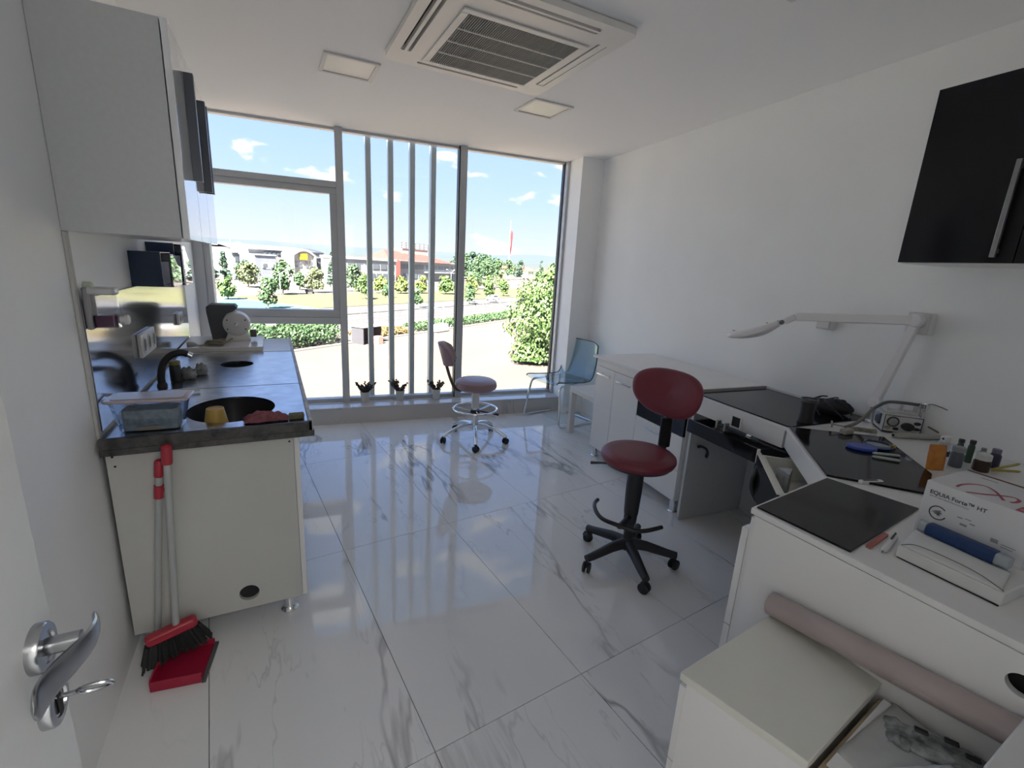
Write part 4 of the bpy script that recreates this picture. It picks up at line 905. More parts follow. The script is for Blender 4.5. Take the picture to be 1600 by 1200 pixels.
wt = thing('white_box', 'white box standing upright in the lower right corner', 'box', R3(-1.395, .058, 0), RZ+.12)
box(-.22, .0, -.30, .0, .5465, .72).build('body', M_CARDW, wt, bevel=.004)

# ------------------------------------------------------------------ chairs, side table, plants
def caster(par, x, y, r, m, name='caster', ang=0.):
    c = MB(); c.x = Matrix.Translation((x, y, r)) @ Matrix.Rotation(ang, 4, 'Z') @ Matrix.Rotation(PI/2, 4, 'X')
    for z in (-.020, .006): c.lathe([(0, z), (r*.8, z), (r, z+.003), (r, z+.011), (r*.8, z+.014), (0, z+.014)], 20)
    o = c.build(name, m, par)
    MB().tube([(x, y, r), (x, y, r*2+.012)], .009, 10).build('stem', m, o)
    return o
rc = thing('swivel_chair', 'tall maroon swivel chair with round seat on a black five-star base', 'chair', (1.605, 1.655, 0))
MB().lathe([(0, .572), (.150, .572), (.178, .582), (.187, .600), (.184, .617), (.172, .627), (.120, .632), (0, .633)], 48).build('seat', M_MAROON, rc)
MB().lathe([(0, .555), (.10, .555), (.165, .568), (.172, .578)], 36, cap=False).build('seat_pan', M_BLACK, rc)
MB().lathe([(.036, .285), (.037, .30), (.041, .42), (.041, .556)], 24).build('column_sleeve', M_BLACK, rc)
MB().lathe([(.024, .09), (.024, .20), (.028, .21), (.028, .286)], 20).build('column', mat('dark_column', (.03, .03, .032), .35), rc)
ba = math.radians(10)
bx, by = math.cos(ba), math.sin(ba)
# backrest: rounded pad, wider at the top, facing back over the seat
BC = Vector((bx*.20, by*.20, .910)); e1 = Vector((-by, bx, 0)); tilt = Vector((bx*.12, by*.12, 1)).normalized(); nrm = e1.cross(tilt).normalized()
mb = MB(); vs = []; fs = []; n = 48
outl = []
for k in range(n):
    a = 2*PI*k/n; c_, s_ = math.cos(a), math.sin(a)
    w = .202*(1+.16*s_); x = w*math.copysign(abs(c_)**.80, c_); y = .124*math.copysign(abs(s_)**.84, s_)
    outl.append((x, y))
rings = [(0, .028), (.55, .027), (.86, .022), (.97, .010), (1.0, -.004), (.97, -.018), (.86, -.024), (.0, -.024)]
for f_, dz in rings:
    for x, y in outl:
        cv = .045*((x*f_)/.19)**2
        p = BC+e1*(x*f_)+tilt*(y*f_)-nrm*0; side_ = -Vector((bx, by, 0))
        vs.append(p+side_*(dz+cv))
m_ = len(rings)
for j in range(m_-1):
    for k in range(n): fs.append((j*n+k, j*n+(k+1) % n, (j+1)*n+(k+1) % n, (j+1)*n+k))
mb.add(vs, fs); mb.build('backrest', M_MAROON, rc, ang=1.2)
jb = [Vector((bx*.02, by*.02, .560)), Vector((bx*.14, by*.14, .556)), Vector((bx*.198, by*.198, .585)), Vector((bx*.205, by*.205, .65)), Vector((bx*.225, by*.225, .80))]
MB().tube(fillet(jb, .03), .014, 12, flat=1.5).build('back_bar', M_BLACK, rc)
mb = MB()
for k in range(25):
    z = .625+k*.0062; q = Vector((bx*.207, by*.207, z)); mb.tube([q-Vector((0, 0, .0031)), q, q+Vector((0, 0, .0031))], .02, 14, radii=[.024, .031, .024])
mb.build('bellows', M_BLACK, rc)
MB().tube([(-.05, .03, .552), (-.14, .10, .548), (-.185, .140, .540)], .005, 8, radii=[.006, .005, .008], flat=1.4).build('lift_lever', M_BLACK, rc)
arc = [(.19*math.cos(math.radians(a)), .19*math.sin(math.radians(a)), .300+.004*math.sin(a)) for a in range(118, 283, 7)]
MB().tube(arc, .0105, 12).build('foot_ring', mat('worn_black_steel', (.035, .033, .032), .3, .5), rc)
MB().tube([(.0, .0, .272), (-.16, -.10, .297)], .012, 8, flat=1.3).build('ring_bracket', M_BLACK, rc)
MB().lathe([(.0, .235), (.032, .235), (.034, .262), (.034, .284), (.0, .284)], 20).build('ring_clamp', M_BLACK, rc)
for k in range(5):
    a = math.radians(35+72*k); ca, sa = math.cos(a), math.sin(a)
    lg = MB(); lg.tube([(.012*ca, .012*sa, .115), (.10*ca, .10*sa, .108), (.215*ca, .215*sa, .084), (.257*ca, .257*sa, .078)], .02, 12, radii=[.030, .026, .021, .019])
    o = lg.build('leg', M_BLACK, rc); caster(o, .250*ca, .250*sa, .028, M_BLACK, 'caster', a+.7)
MB().lathe([(0, .085), (.036, .085), (.042, .105), (.036, .135), (.026, .142), (0, .142)], 24).build('hub', M_BLACK, rc)

st = thing('dental_stool', 'mauve round stool with chrome foot ring and chrome five-star base', 'stool', (1.52, 3.58, 0), .0)
MB().lathe([(0, .468), (.150, .468), (.174, .484), (.180, .505), (.172, .535), (.150, .550), (.09, .558), (0, .560)], 48).build('seat', M_MAUVE, st)
MB().lathe([(.042, .30), (.042, .445), (.036, .468)], 4).build('cover', M_PLASTICW, st, rz=.5)
MB().tube([(0, 0, .20), (0, 0, .470)], .026, 20).build('column', M_CHROME, st)
MB().lathe([(.028, .135), (.031, .15), (.031, .235), (.027, .24)], 20).build('column_socket', M_CHROME, st)
ringp = [(.188*math.cos(2*PI*k/40), .188*math.sin(2*PI*k/40), .292) for k in range(40)]
MB().tube(ringp, .009, 10, closed=True).build('foot_ring', M_CHROME, st)
for k in range(3):
    a = math.radians(20+120*k); MB().tube([(0, 0, .268), (.1*math.cos(a), .1*math.sin(a), .276), (.185*math.cos(a), .185*math.sin(a), .290)], .007, 8).build('ring_spoke', M_CHROME, st)
MB().lathe([(0, .252), (.040, .252), (.042, .262), (.040, .282), (0, .282)], 20).build('ring_clamp', M_BLACK, st)
MB().tube([(.04, -.02, .27), (.12, -.09, .262), (.165, -.13, .258)], .006, 8, radii=[.006, .006, .010]).build('ring_knob', M_BLACK, st)
for k in range(5):
    a = math.radians(180+72*k-1.5) if True else 0; ca, sa = math.cos(a), math.sin(a)
    o = MB().tube(bez([(.02*ca, .02*sa, .148), (.11*ca, .11*sa, .140), (.20*ca, .20*sa, .112), (.285*ca, .285*sa, .062)]), .014, 12, flat=1.1).build('leg', M_CHROME, st)
    caster(o, .283*ca, .283*sa, .027, M_BLACK, 'caster', a+.9)
# curved backrest seen from its edge, on a flat bent arm
def sback(u, v):
    a = (u-.5)*2; y = a*.15*(1-.25*abs(v-.45)*abs(a)); z = .690+.190*v-.045*abs(a)**2.2*(1 if v > .5 else -.35)*abs(v-.5)*2
    x = -.335+.085*a*a-.055*(v-.4)
    return (x*math.cos(.42)+y*math.sin(.42)*.9+.02, -x*math.sin(.42)*.25+y*math.cos(.42), z)
o = MB().grid(sback, 20, 12).build('backrest', M_MAUVE, st, solid=.040, bevel=0, ang=2); o.modifiers['solid'].use_rim = True
d = o.modifiers.new('round', 'BEVEL'); d.width = .016; d.segments = 4; d.angle_limit = .9
MB().tube(fillet([(-.05, .02, .464), (-.175, .03, .456), (-.228, .04, .585), (-.268, .045, .725)], .05, 6), .013, 10, flat=1.8).build('back_arm', mat('brown_arm', (.10, .065, .05), .4), st)

# smoked clear chair on a chrome tube frame
AC = thing('acrylic_chair', 'smoky blue transparent chair on a chrome tube frame by the window', 'chair', (2.58, 3.855, 0), math.radians(11))
# local: front faces -x, side axis y
M_ACR = bpy.data.materials.new('smoked_acrylic'); M_ACR.use_nodes = True
def acr():
    nt = M_ACR.node_tree; n = nt.nodes; l = nt.links; n.remove(n['Principled BSDF'])
    t = n.new('ShaderNodeBsdfTransparent'); t.inputs[0].default_value = (.72, .82, .87, 1)
    g = n.new('ShaderNodeBsdfGlossy'); g.inputs['Roughness'].default_value = .04; fr = thin_fresnel(n, l, 1.5)
    k = n.new('ShaderNodeMath'); k.operation = 'MULTIPLY'; k.inputs[1].default_value = 1.2; l.new(fr.outputs[0], k.inputs[0])
    mx = n.new('ShaderNodeMixShader'); l.new(k.outputs[0], mx.inputs[0]); l.new(t.outputs[0], mx.inputs[1]); l.new(g.outputs[0], mx.inputs[2]); l.new(mx.outputs[0], n['Material Output'].inputs[0])
acr()
prof = bez([(-.285, 0, .425), (-.262, 0, .447), (-.10, 0, .438), (.10, 0, .432), (.185, 0, .458), (.232, 0, .56), (.262, 0, .70), (.282, 0, .815)], 5)
def shell(u, v):
    i = v*(len(prof)-1); j = min(int(i), len(prof)-2); p = prof[j].lerp(prof[j+1], i-j)
    w = .222+.012*math.sin(v*PI)-.015*max(0, v-.8)*5*.6; s_ = 2*u-1
    k = .022*s_**4*max(0, 1-v/.55)
    bk = -.030*s_**2*max(0, (v-.5)/.5)
    z = p.z+k-(.03*abs(s_)**5*max(0, v-.93)/.07)
    return (p.x+bk, s_*w, z)
MB().grid(shell, 20, 36).build('seat_shell', M_ACR, AC, solid=.007, ang=2)
ed = MB(); ep = [Vector(shell(0, k/36)) for k in range(37)]+[Vector(shell(k/20, 1)) for k in range(1, 21)]+[Vector(shell(1, 1-k/36)) for k in range(1, 37)]
ed.tube(ep, .0055, 6).build('shell_edge', mat('dark_acrylic_edge', (.05, .085, .105), .12), AC)
for s_ in (-1, 1):
    y0 = s_*.205; y1 = s_*.265
    MB().tube(fillet([(.14, y0*.9, .418), (-.225, y0, .412), (-.262, y1, .020), (.235, y1, .0125)], .05, 6), .0112, 12).build('frame_tube', M_CHROME, AC)
MB().tube([(.235, -.265, .0125), (.235, .265, .0125)], .0112, 12).build('rear_bar', M_CHROME, AC)
MB().tube([(.08, -.19, .418), (.08, .19, .418)], .0095, 12).build('cross_bar', M_CHROME, AC)

tb = thing('side_table', 'small low white side table beside the transparent chair', 'table', R3(-.475, 3.485, 0), RZ)
M_TB = mat('table_cream', (.70, .68, .64), .4)
box(0, .46, -.50, 0, .402, .450).build('top', M_TB, tb, bevel=.002)
for x, y in ((0, -.05), (.41, -.05), (0, -.50), (.41, -.50)): box(x, x+.05, y, y+.05, .001, .4015).build('leg', M_TB, tb, bevel=.002)

pl0 = None
M_POT = mat('grey_pot', (.62, .63, .62), .5); M_LEAF = mat('dark_succulent', (.055, .045, .035), .55, noise=(30, .4))
for k, (x, q_, lab) in enumerate(((.760, -.068, 'small dark succulent in white pot on the sill, leftmost of three'), (1.092, -.070, 'small dark succulent in white pot on the sill, middle of three'), (1.452, -.075, 'small dark succulent in white pot on the sill, rightmost behind the mauve stool'))):
    t = thing('potted_succulent', lab, 'plant', W3(x, q_, ZS), k*2.1, 'potted plants on the window sill')
    MB().lathe([(.032, 0), (.033, .002), (.044, .088), (.046, .09), (.046, .100), (.042, .100), (.040, .086), (0, .086)], 28).build('pot', M_POT, t)
    MB().lathe([(0, .087), (.039, .0875)], 20, cap=False).build('soil', mat('soil', (.04, .03, .025), .9), t)
    rnd = random.Random(11+k); mb = MB()
    for s_ in range(20):
        a = rnd.random()*2*PI; lean = rnd.uniform(.15, .75); hh = rnd.uniform(.05, .105)
        p0 = Vector((.016*math.cos(a), .016*math.sin(a), .084)); p1 = p0+Vector((hh*lean*math.cos(a), hh*lean*math.sin(a), hh*.62)); p2 = p1+Vector((.010*math.cos(a), .010*math.sin(a), hh*.38))
        mb.tube([p0, p1, p2], .003, 6)
        for j in range(6):
            pp = p0.lerp(p2, .3+.14*j); b = rnd.random()*2*PI; l_ = .014
            c = pp+Vector((l_*.6*math.cos(b), l_*.6*math.sin(b), .003)); mb.ball(c, (.0105, .0105, .008), 8, 6)
    o = mb.build('stems', M_LEAF, t); o['label'] = 'dark fleshy leaves'

# ------------------------------------------------------------------ outside: lot, roads, verge, buildings, hills (t along the road, n away from us)
th = math.radians(35); cT, sT = math.cos(th), math.sin(th); G = -7.0
def O2(t, n): return (t*cT-n*sT, t*sT+n*cT)
def O3(t, n, z): return (*O2(t, n), z)
def strip(name, t0, t1, n0, n1, z0, z1, m): return struct(MB().prism([O2(t0, n0), O2(t1, n0), O2(t1, n1), O2(t0, n1)], z0, z1).build(name, m, smooth=False))
M_LOT = mat('lot_paving', (.070, .050, .033), .9, noise=(.18, .0, (.082, .060, .041)))
M_ROAD = mat('road_asphalt', (.046, .039, .036), .9, noise=(.3, .12)); M_EARTH = mat('dry_earth', (.12, .09, .062), .95, noise=(.25, .25))
M_GRASS = mat('dry_grass', (.050, .050, .012), .95, noise=(.35, .0, (.072, .062, .018)), bump=(3, .5)); M_PLAZA = mat('plaza_paving', (.062, .049, .039), .9, noise=(.08, .15))
M_FIELD = mat('far_fields', (.25, .26, .16), .95, noise=(.02, .3))
strip('ground', -900, 1500, -30, 1600, G-.6, G-.12, M_FIELD)
strip('parking_lot', -60, 150, -6, 36.8, G-.12, G, M_LOT)
strip('kerb_strip', -60, 150, 36.8, 37.3, G-.12, G+.12, mat('kerb_concrete', (.13, .12, .105), .9))
strip('embankment', -60, 150, 37.3, 46, G-.12, G+.05, M_EARTH)
strip('road', -200, 400, 46, 56.3, G-.12, G+.02, M_ROAD)
strip('median', -200, 400, 56.3, 58, G-.12, G+.25, mat('median_concrete', (.11, .097, .085), .9))
strip('road_far', -200, 400, 58, 66.5, G-.12, G+.02, M_ROAD)
strip('verge', 56, 400, 66.5, 92, G-.12, G+.1, M_GRASS)
strip('sports_court', -40, 55.5, 68.5, 98, G-.12, G+.06, mat('court_blue', (.06, .115, .13), .8, noise=(.12, .0, (.10, .145, .16))))
strip('court_zone', 38, 54, 70, 84, G+.0601, G+.075, mat('court_green', (.03, .095, .06), .8))
strip('plaza', -100, 400, 98, 190, G-.12, G+.05, M_PLAZA)
strip('pavement', 56, 400, 92, 98, G-.12, G+.12, M_PLAZA)

def leaf_mat(name, c1, c2):
    m = mat(name, c1, .7, noise=(1.3, .0, c2)); b = m.node_tree.nodes['Principled BSDF']; b.inputs['Subsurface Weight'].default_value = 0
    return m
LM = [leaf_mat('leaf_bright', (.036, .080, .012), (.064, .105, .02)), leaf_mat('leaf_mid', (.026, .058, .017), (.042, .078, .023)), leaf_mat('leaf_dark', (.015, .038, .019), (.023, .050, .023)), leaf_mat('leaf_olive', (.056, .075, .023), (.084, .094, .035)), leaf_mat('leaf_yellow', (.092, .113, .014), (.072, .105, .016))]
M_TRUNK = mat('bark', (.16, .11, .075), .9)
def tree(lab, t, n, h, r, lm, name='tree', leaf=.34, count=900, base=.22, cone=0., group='roadside trees', z=G, seed=0, trunk=.09):
    rnd = random.Random(seed*31+int(t*10)); T = thing(name, lab, 'tree', O3(t, n, z), 0, group)
    MB().tube([(0, 0, 0), (.04*r, .02*r, h*base), (0, 0, h*.72)], trunk, 8, radii=[trunk*1.3, trunk, trunk*.35]).build('trunk', M_TRUNK, T)
    mb = MB(); blobs = []
    for k in range(15):
        v = rnd.random(); zz = h*(base+(.96-base)*v); rad = r*((1-v)*.95+.08 if cone else math.sin(PI*min(1, .18+v*.78))**.7)
        a = rnd.random()*2*PI; d = rad*.62*math.sqrt(rnd.random()); blobs.append((Vector((d*math.cos(a), d*math.sin(a), zz)), max(.16*r, rad*.55)))
    vs = []; fs = []
    for k in range(count):
        c, br = blobs[k % len(blobs)]
        dv = Vector((rnd.gauss(0, 1), rnd.gauss(0, 1), rnd.gauss(0, 1))).normalized(); p = c+dv*br*(.55+.5*rnd.random())
        if p.z < h*base*.8: p.z = h*base*.8+rnd.random()*.3
        nr = (dv+Vector((rnd.uniform(-.8, .8), rnd.uniform(-.8, .8), rnd.uniform(-.2, 1)))).normalized(); u = nr.orthogonal().normalized(); w = nr.cross(u); s_ = leaf*rnd.uniform(.6, 1.25)
        b_ = len(vs); vs += [p-u*s_, p-w*s_*.6, p+u*s_, p+w*s_*.6]; fs.append((b_, b_+1, b_+2, b_+3))
    mb.v = [tuple(v) for v in vs]; mb.f = fs
    me = bpy.data.meshes.new('crown'); me.from_pydata(mb.v, [], mb.f); me.materials.append(lm); o = bpy.data.objects.new('crown', me); COL.objects.link(o); o.parent = T
    return T
# roadside trees, left to right
TR = [(75.3, 116.4, 6.1, 3.3, 3, 'broad olive tree before the grey annex in the left pane'),
      (52.1, 86.8, 4.2, 1.6, 0, 'small bright green tree in front of the blue court'),
      (47.9, 69.4, 5.0, 1.9, 1, 'feathery green tree at the right end of the blue court'),
      (67.8, 92.8, 7.5, 2.8, 1, 'dark feathery tree behind the double-armed street lamp in the left pane'),
      (78.4, 95.7, 6.2, 2.8, 3, 'olive tree in front of the arched gate building'),
      (82.2, 105.8, 4.5, 1.5, 1, 'small green tree under the yellow sign'),
      (91.7, 96.7, 6.8, 3.4, 1, 'mid green tree just right of the open window mullion'),
      (76.4, 77.2, 5.3, 2.1, 0, 'bright green tree behind the first outside fin'),
      (94.0, 89.2, 4.5, 2.0, 4, 'yellow-green round tree between the first and second fins'),
      (99.8, 87.6, 4.8, 2.1, 4, 'yellow-green round tree between the second and third fins'),
      (106.5, 85.7, 4.8, 2.0, 4, 'yellow-green round tree between the third and fourth fins'),
      (112.3, 81.6, 5.1, 2.8, 0, 'bright green round tree between the fourth fin and the second mullion'),
      (121.5, 78.9, 5.3, 2.6, 4, 'yellow-green round tree just right of the second mullion'),
      (84.2, 77.9, 3.3, 1.3, 1, 'slim young tree behind the second outside fin'),
      (70.0, 57.2, 4.3, .9, 1, 'slim young median tree behind the third outside fin'),
      (87.6, 57.2, 4.6, 1.35, 1, 'young tree on the road median near the white car'),
      (95.5, 57.2, 6.8, 1.6, 0, 'taller young tree on the road median right of the white car'),
      (125.6, 69.9, 5.1, 1.95, 0, 'green tree on the verge left of the large near tree'),
      (88.2, 101.5, 6.2, 1.0, 2, 'slim dark tree beside the window mullion'),
      (150, 96, 6.0, 3.6, 1, 'mid green tree on the verge left of the flagpole'),
      (176, 100, 6.4, 4.2, 3, 'olive tree on the verge under the flagpole')]
for i, (t, n, h, r, c, lab) in enumerate(TR): tree(lab, t, n, h, r, LM[c], seed=i, leaf=.30 if n < 80 else .42, count=900)
for i, (t, n, h, r, lab) in enumerate(((84, 148, 8.2, 3.2, 'dark conifer left of the arched hall, first from the left'), (89.5, 150, 8.6, 2.8, 'tall dark conifer left of the arched hall'), (90, 140, 6.2, 3.4, 'dark green tree below the arched hall'), (98.5, 112, 10.8, 2.3, 'tall pointed dark tree between the gate and the white building'))):
    tree(lab, t, n, h, r, LM[2], 'conifer', .55, 900, .1, 1. if i != 2 else 0., 'dark trees by the halls', seed=40+i)
for i in range(13):
    t = 250+i*4.9; tree(['leftmost dark tree of the grove, half behind the second mullion', 'second dark tree from the left in the grove', 'third tree from the left in the grove left of the flagpole', 'fourth tree from the left in the grove left of the flagpole', 'fifth tree from the left in the grove left of the flagpole', 'sixth tree from the left in the grove left of the flagpole', 'middle tree of the grove left of the flagpole', 'sixth tree from the right in the grove left of the flagpole', 'fifth tree from the right in the grove left of the flagpole', 'fourth tree from the right in the grove left of the flagpole', 'third tree from the right in the grove left of the flagpole', 'second tree from the right in the grove left of the flagpole', 'rightmost tree of the grove, next to the flagpole'][i], t, 168+(i % 3)*7, 15.5+1.6*math.sin(i*1.9)+(1.2 if 3 < i < 9 else 0), 5.6, LM[2 if i % 3 else 1], 'tree', .75, 800, .12, 0, 'grove left of the flagpole', seed=60+i)
tree('single dark tree right of the flagpole', 334, 172, 14.5, 6.0, LM[2], 'tree', .7, 900, .15, 0, 'trees right of the flagpole', seed=80)
tree('pointed dark conifer near the right window frame', 386, 178, 17, 5.5, LM[2], 'conifer', .7, 900, .1, 1., 'trees right of the flagpole', seed=81)
for i in range(5): tree(['leftmost', 'second from the left', 'middle one', 'second from the right', 'rightmost'][i]+' of the five small far trees along the plaza', 300+i*24, 140+9*(i % 2), 7, 5.5, LM[3 if i % 2 else 1], 'tree', .6, 500, .2, 0, 'far trees along the plaza', seed=90+i)
big = tree('large bright green tree close outside the right window pane', 39.6, 17.5, 9.0, 4.1, LM[0], 'tree', .17, 15000, .06, 0, 'near tree', seed=5, trunk=.16)
del big['group']

# hedges on the embankment, made of leaves nobody could count
def hedge(lab, t0, t1, n0, n1, h0, h1, lm, cnt, leaf=.16):
    rnd = random.Random(int(t0)); vs = []; fs = []
    for k in range(cnt):
        u = rnd.random(); t = t0+(t1-t0)*u; hh = h0+(h1-h0)*u; hh *= .82+.25*mnoise.noise(Vector((t*.7, 3, 1)))+.12
        n = n0+(n1-n0)*rnd.random(); z = hh*(1-abs(2*(n-n0)/(n1-n0)-1)**3*.5)*math.sqrt(rnd.random())
        p = Vector(O3(t, n, G+.05+z)); nr = Vector((rnd.gauss(0, 1), rnd.gauss(0, 1), rnd.gauss(.6, 1))).normalized(); a = nr.orthogonal().normalized(); w = nr.cross(a); s_ = leaf*rnd.uniform(.6, 1.3)
        b_ = len(vs); vs += [tuple(p-a*s_), tuple(p-w*s_*.6), tuple(p+a*s_), tuple(p+w*s_*.6)]; fs.append((b_, b_+1, b_+2, b_+3))
    me = bpy.data.meshes.new('hedge'); me.from_pydata(vs, [], fs); me.materials.append(lm); o = bpy.data.objects.new('hedge', me); COL.objects.link(o)
    tag(o, lab, 'hedge'); return o
hedge('thick green hedge behind the lot, left of the dark kiosk', 20, 34.4, 37.6, 41.5, 2.4, 2.2, LM[1], 9000)
hedge('low green hedge along the lot right of the outside fins', 45.5, 92, 37.6, 40.0, 1.1, 1.3, LM[1], 9000)
hedge('dry orange-brown weeds behind the lot right of the dark kiosk', 37.8, 44.4, 37.6, 41, .8, .7, mat('dry_weeds', (.13, .075, .025), .9, noise=(1, .0, (.10, .085, .022))), 3000)
# wire fence along the road
fe = thing('wire_fence', 'long wire fence on slim posts between hedge and road', 'fence', O3(20, 45.3, G), th)
for k in range(30): MB().tube([(k*3.0, 0, 0), (k*3.0, 0, 1.75)], .035, 6).build('post', mat('post_grey', (.42, .42, .42), .5, .3), fe)
mb = MB()
for z in (.3, .75, 1.2, 1.65): mb.tube([(0, .04, z), (87, .04, z)], .011, 4)
mb.build('wire', mat('post_grey', (.4, .4, .4), .5), fe)
rf = thing('guard_rail', 'low guard rail along the road median', 'rail', O3(-40, 56.5, G+.25), th)
for k in range(40): MB().box(k*6-.05, k*6+.05, -.05, .05, 0, .7).build('post', mat('post_grey', (.4, .4, .4), .5), rf)
MB().box(0, 234, -.09, -.05, .42, .68).build('rail', mat('rail_grey', (.50, .48, .47), .5, .3), rf)
# kiosk, red crate, planter box
ki = thing('kiosk', 'small dark open kiosk at the edge of the lot', 'kiosk', O3(34.7, 37.0, G), th)
M_KD = mat('kiosk_dark', (.035, .032, .035), .8)
MB().box(0, 2.6, .0, .08, 0, 1.75).build('back_wall', M_KD, ki); MB().box(0, .08, -1.6, 0, 0, 1.75).build('side_wall', M_KD, ki); MB().box(2.52, 2.6, -1.6, 0, 0, 1.75).build('side_wall', M_KD, ki)
MB().box(-.1, 2.7, -1.75, .15, 1.75, 1.83).build('roof', mat('kiosk_roof', (.32, .29, .28), .7), ki)
MB().box(.45, 1.05, -.5, -.05, 0, 1.0).build('shelf', mat('kiosk_white', (.62, .6, .62), .6), ki)
tag(MB().box(-.35, .35, -.35, .35, 0, .8).build('red_crate', mat('faded_crate', (.60, .17, .13), .6), loc=O3(36.4, 35.0, G), rz=th, bevel=.03), 'faded red crate standing before the dark kiosk', 'crate')
ub = thing('utility_box', 'white utility box with thin pole at the hedge behind the third fin', 'box', O3(48.6, 36.2, G), th)
MB().box(-1.2, 1.2, -.5, .5, .12, 1.0).build('body', M_PLASTICW, ub, bevel=.03); MB().box(-1.1, 1.1, -.4, .4, 0, .12).build('foot', M_KD, ub); MB().tube([(1.1, .3, 1.0), (1.1, .3, 3.4)], .04, 6).build('pole', M_PLASTICW, ub); MB().tube([(1.1, .3, 3.35), (-1.0, .3, 3.0)], .03, 6).build('pole_arm', M_PLASTICW, ub)
# car
car = thing('car', 'white car driving on the far road beyond the second mullion', 'car', O3(106, 62, G+.02), th)
mb = MB(); mb.x = Matrix.Translation((0, .85, 0)) @ Matrix.Rotation(PI/2, 4, 'X')
mb.prism([(-2.1, .35), (2.1, .35), (2.15, .75), (1.25, .88), (.7, 1.42), (-1.1, 1.45), (-1.9, .95), (-2.15, .85)], 0, 1.7).build('body', mat('car_white', (.78, .78, .78), .2, coat=.5), car, bevel=.06)
mb = MB(); mb.x = Matrix.Translation((0, .86, 0)) @ Matrix.Rotation(PI/2, 4, 'X'); mb.prism([(1.05, .92), (.62, 1.34), (-1.05, 1.36), (-1.6, .95)], 0, 1.72).build('windows', mat('car_glass', (.05, .06, .07), .1), car)
for x in (-1.3, 1.35):
    for y in (-.82, .82): MB().tube([(x, y-.1, .33), (x, y+.1, .33)], .33, 16).build('wheel', M_BLACK, car)
# street lamps
def lamp(lab, t, n, h):
    L = thing('street_lamp', lab, 'street lamp', O3(t, n, G), th, 'street lamps')
    mp = mat('lamp_pole', (.55, .56, .57), .4, .4)
    MB().tube([(0, 0, 0), (0, 0, h)], .09, 8, radii=[.11, .06]).build('pole', mp, L)
    for s_ in (-1, 1):
        a = MB().tube([(0, 0, h-.1), (s_*2.2, 0, h+.8)], .05, 6).build('arm', mp, L); MB().box(s_*2.2-.45, s_*2.2+.45, -.15, .15, h+.76, h+.92).build('lamp_head', mp, a)
lamp('double-armed street lamp in front of the arched gate building', 63.4, 87.5, 4.9)
lamp('double-armed street lamp left of the green grove', 130, 92.5, 6.0)
tag(MB().tube([(0, 0, 0), (0, 0, 12)], .12, 8, radii=[.16, .08]).build('mast', mat('mast_grey', (.7, .7, .68), .5), loc=O3(80, 130, G)), 'plain pale mast among the conifers in the left pane', 'mast')

# buildings
M_BW = mat('building_white', (.24, .232, .22), .8); M_BG = mat('building_grey', (.20, .205, .225), .8); M_WINB = mat('building_window', (.10, .11, .12), .3); M_ROOFR = mat('red_roof', (.17, .026, .017), .8, noise=(.6, .2)); M_ROOFW = mat('hall_roof', (.13, .128, .125), .5)
def bld(name, lab, t, n, cat='building', group='buildings across the road'): return thing(name, lab, cat, O3(t, n, G), th, group)
def windows(par, x0, x1, z0, z1, nx, nz, y=-.05, gap=.35):
    for i in range(nx):
        for j in range(nz):
            w = (x1-x0)/nx; hh = (z1-z0)/nz; MB().box(x0+w*i+w*gap/2, x0+w*(i+1)-w*gap/2, y-.08, y+.02, z0+hh*j+hh*.18, z0+hh*(j+1)-hh*.12).build('window', M_WINB, par, smooth=False)
hall = bld('arched_hall', 'long white hall with arched roof seen in the left pane', 98, 160)
mb = MB()
ap = [(0, 0), (11, 0), (11, 8.6)]+[(5.5+5.5*math.cos(a*PI/12), 8.6+3.2*math.sin(a*PI/12)) for a in range(1, 12)]+[(0, 8.6)]
mb.x = Matrix.Translation((0, 0, 0)) @ Matrix.Rotation(PI/2, 4, 'X')
MB().box(0, 38, 0, 26, 0, 10.0).build('walls', M_BW, hall, smooth=False)
def vault(u, v): return (u*38.6-.3, 26.6*v-.3, 9.9+1.6*math.sin(v*PI)**.8+.02)
MB().grid(vault, 2, 18).build('roof', M_ROOFW, hall, solid=.3, ang=2)
gb = MB(); gb.x = Matrix.Rotation(PI/2, 4, 'X'); gb.prism([(0, 8.4), (6.4, 8.4), (6.2, 10.4), (4.9, 11.5), (3.2, 11.9), (1.5, 11.5), (.2, 10.4)], -.2, .35).build('gable', mat('gable_grey', (.50, .49, .48), .8), hall)
windows(hall, 12, 36, 8.0, 9.6, 14, 1); windows(hall, 1.2, 5.4, 2.5, 7.5, 2, 2)
an = bld('grey_annex', 'blue-grey annex with white window before the arched hall', 100, 150)
MB().box(0, 7.6, 0, 8, 0, 8.0).build('walls', M_BG, an, smooth=False); MB().box(-.2, 7.8, -.2, 8.2, 8.0, 8.4).build('parapet', mat('parapet_grey', (.5, .5, .52), .8), an)
w_ = MB().box(2.4, 6.6, -.12, .02, 3.9, 5.6).build('window_frame', M_BW, an); MB().box(2.7, 4.2, -.16, -.11, 4.2, 5.3).build('pane', M_WINB, w_); MB().box(4.7, 6.3, -.16, -.11, 4.2, 5.3).build('pane', mat('blind', (.6, .62, .64), .5), w_)
gt = bld('gate_building', 'cream gate building with round arch and yellow sign', 112.7, 148)
gx = Matrix.Translation((0, 6, 0)) @ Matrix.Rotation(PI/2, 4, 'X')
mb = MB(); mb.x = gx; mb.prism([(0, 0), (9.6, 0), (9.6, 8.8)]+[(4.8+4.8*math.cos(a*PI/14), 8.8+1.9*math.sin(a*PI/14)) for a in range(1, 14)]+[(0, 8.8)], 0, 5.6).build('walls', mat('gate_cream', (.29, .265, .23), .8), gt, smooth=False)
